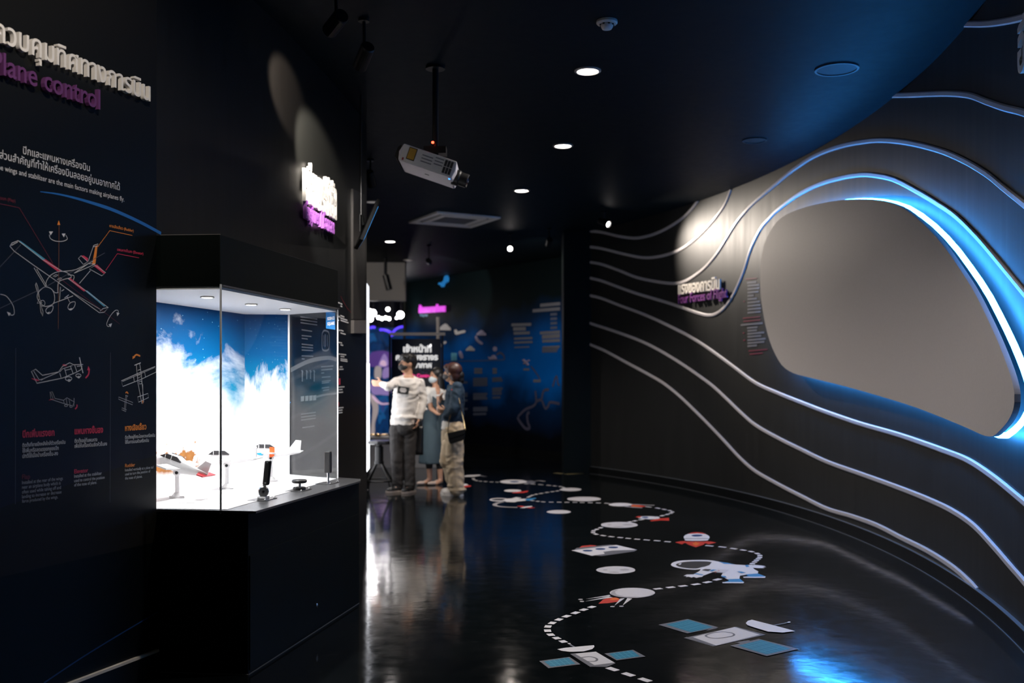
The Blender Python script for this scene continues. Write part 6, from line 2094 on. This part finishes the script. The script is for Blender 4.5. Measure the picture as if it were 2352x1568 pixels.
mk('dress', solidify_union(ds, .010, 4), 'dress_grey', t, smooth=True)
for a_, b_ in ((knl, anl), (knr, anr)):
    mk('sock', cap(a_ + (b_ - a_) * .15, .058, a_ + (b_ - a_) * .52, .046), 'sock_black', t, smooth=True)
mk('wrist_watch', lathe([(.030, -.012), (.034, 0), (.030, .012)], M=aim(wr_r + (el_r - wr_r) * .2, wr_r - el_r), n=16), 'shoe_white', t, label='pale wrist watch')
for an in (anl, anr):
    a0 = Vector((an.x, an.y, 0)) - f * .04
    shoe(t, a0, a0 + f * .23 + Vector((-.05, 0, 0)), .060, .042, 'shoe_beige')

# ---- the woman with the handbag
Y0 = 12.09
PW = lambda px, py, dy=0.0: aty(px, py, Y0 + dy)
f, r, M = basis(100)
hf, hr, HM = basis(108)
hc = PW(1037, 856)
yw = math.radians(-100)
t = thing('person', 'woman in navy jacket and khaki trousers with brown hair in a bun', 'person', (PW(1040, 1138).x, Y0, 0))
sl, sr = PW(1040, 890, .17), PW(1050, 890, -.14)
el_r, wr_r = PW(1045, 936, -.20), PW(1026, 945, -.13)
el_l, wr_l = PW(1030, 932, .16), PW(1015, 925, .02)
hipl, hipr = PW(1036, 985, .09), PW(1044, 985, -.07)
knl, knr = PW(1031, 1056, .10), PW(1043, 1056, -.07)
anl, anr = PW(1046, 1118, .10), PW(1050, 1124, -.05)
body = head_prims(hc, hf, hr, HM, .95) + [cap(hc - Z * .07 - hf * .01, .044, PW(1043, 886), .05),
    loft([(PW(1039, 985), .15, .11, yw), (PW(1040, 955), .135, .10, yw), (PW(1043, 925), .14, .10, yw), (PW(1045, 898), .15, .10, yw), (PW(1045, 886), .09, .07, yw)]),
    cap(sl, .042, el_l, .036), cap(el_l, .036, wr_l, .026), cap(sr, .042, el_r, .036), cap(el_r, .036, wr_r, .026)]
body += hand_prims(wr_r, (-.9, -.1, .1), (0, .7, .5), .92, .5) + hand_prims(wr_l, (PW(1010, 905, -.05) - wr_l), (.5, -.5, .2), .92, .5)
body += [cap(hipl, .088, knl, .056), cap(knl, .056, anl, .036), cap(hipr, .088, knr, .056), cap(knr, .056, anr, .036), cap(anl, .036, anl + f * .08 - Z * .04, .03), cap(anr, .036, anr + f * .08 - Z * .04, .03)]
mk('body', solidify_union(body, .0075, 3), 'skin_fair', t, smooth=True)
hair = [elli(hc + Z * .035 - hf * .028, (.092, .110, .096), HM), elli(hc - hf * .05 - Z * .03, (.080, .070, .085), HM), elli(hc + Z * .07 + hf * .045, (.07, .055, .042), HM), cap(hc + hr * .070 + hf * .02 + Z * .02, .028, hc + hr * .072 - hf * .02 - Z * .06, .022)]
hob = mk('hair', solidify_union(hair, .008, 3), 'hair_brown', t, smooth=True)
mk('hair_bun', solidify_union([elli(PW(1056, 862), (.055, .058, .062), HM), elli(PW(1058, 872), (.045, .045, .05), HM)], .008, 2), 'hair_black', hob, smooth=True)
mk('face_mask', solidify_union([elli(hc + hf * .048 - Z * .044, (.061, .065, .050), HM), elli(hc + hf * .08 - Z * .036, (.034, .032, .036), HM)], .007, 3), mat('mask_grey', (.10, .10, .11), .6), t, smooth=True, label='dark face mask')
for k in (-1, 1):
    mk('eye', elli(hc + hf * .084 + hr * (k * .028) + Z * .016, (.012, .007, .006), HM), 'eye_dark', t, smooth=True)
jk = [loft([(PW(1041, 968), .158, .118, yw), (PW(1042, 950), .168, .125, yw), (PW(1044, 920), .160, .118, yw), (PW(1046, 898), .165, .112, yw), (PW(1046, 888), .115, .09, yw), (PW(1044, 883), .075, .072, yw)]),
      cap(sl, .066, el_l, .060), cap(el_l, .060, wr_l, .046), cap(sr, .072, el_r, .070), cap(el_r, .070, wr_r, .052), cap(el_r - Z * .02, .06, PW(1024, 955, -.12), .05), cap(PW(1024, 945, -.05), .05, PW(1020, 982, -.03), .03)]
mk('jacket', wrinkle(solidify_union(jk, .009, 3), .010, 9, 16, 7.0), 'denim_navy', t, smooth=True)
mk('red_badge', elli(PW(1037.5, 895, -.235), (.008, .006, .010)), 'mark_red', t, label='small red badge')
mk('shirt_hem', solidify_union([loft([(PW(1036, 985), .15, .115, yw), (PW(1038, 966), .150, .112, yw)]), elli(PW(1022, 974, -.06), (.04, .05, .06))], .009, 3), 'blouse_white', t, smooth=True)
tr = [elli(PW(1040, 985), (.172, .128, .10), M), loft([(PW(1041, 990), .16, .122, yw), (PW(1041, 970), .152, .116, yw)]), cap(hipl, .115, knl, .105), cap(knl, .105, anl, .088), cap(hipr, .115, knr, .112), cap(knr, .112, anr, .092), elli(anr + Z * .05 + f * .02, (.10, .11, .03), M), elli(anr + Z * .0 - f * .01, (.10, .105, .03), M), cap(PW(1026, 1020, -.05), .06, PW(1024, 1060, -.05), .075)]
mk('trousers', wrinkle(solidify_union(tr, .010, 3), .013, 9, 14, 9.0), 'khaki', t, smooth=True)
a0 = Vector((PW(1061, 0, -.06).x, Y0 - .06, 0))
shoe(t, a0, a0 + f * .245, .100, .048, 'shoe_white', sole='shoe_white')
a0 = Vector((PW(1058, 0, .12).x, Y0 + .12, 0))
shoe(t, a0, a0 + f * .245, .095, .046, 'shoe_white', sole='shoe_white')

hb = thing('handbag', 'small black handbag on a gold chain at the hip of the woman in khaki', 'handbag', PW(1048, 1003, -.24))
q = [PW(1029, 994, -.22), PW(1069, 985, -.24), PW(1068, 1004, -.24), PW(1063, 1011, -.23), PW(1035, 1019, -.22), PW(1031, 1012, -.22)]
mk('pouch', slab(q, (0, -.07, 0)), 'bag_black', hb, bevel=.012)
mk('flap', slab([q[0] + Vector((-.003, -.072, .004)), q[1] + Vector((.003, -.072, .004)), q[1] + Vector((0, -.072, -.05)), q[0] + Vector((.01, -.072, -.07))], (0, -.008, 0)), 'bag_black', hb, bevel=.003)
mk('chain_strap', tube(cr([q[0] + Vector((0, -.03, 0)), PW(1031, 968, -.22), PW(1040, 925, -.20), PW(1049, 888, -.17), PW(1056, 925, -.24), PW(1065, 962, -.24), q[1] + Vector((0, -.03, 0))], 8), .006, 6), 'brass', hb, label='gold chain strap')
for qq in (q[0], q[1]):
    mk('strap_ring', elli(qq + Vector((0, -.03, 0)), (.012, .012, .012)), 'brass', hb, smooth=True)
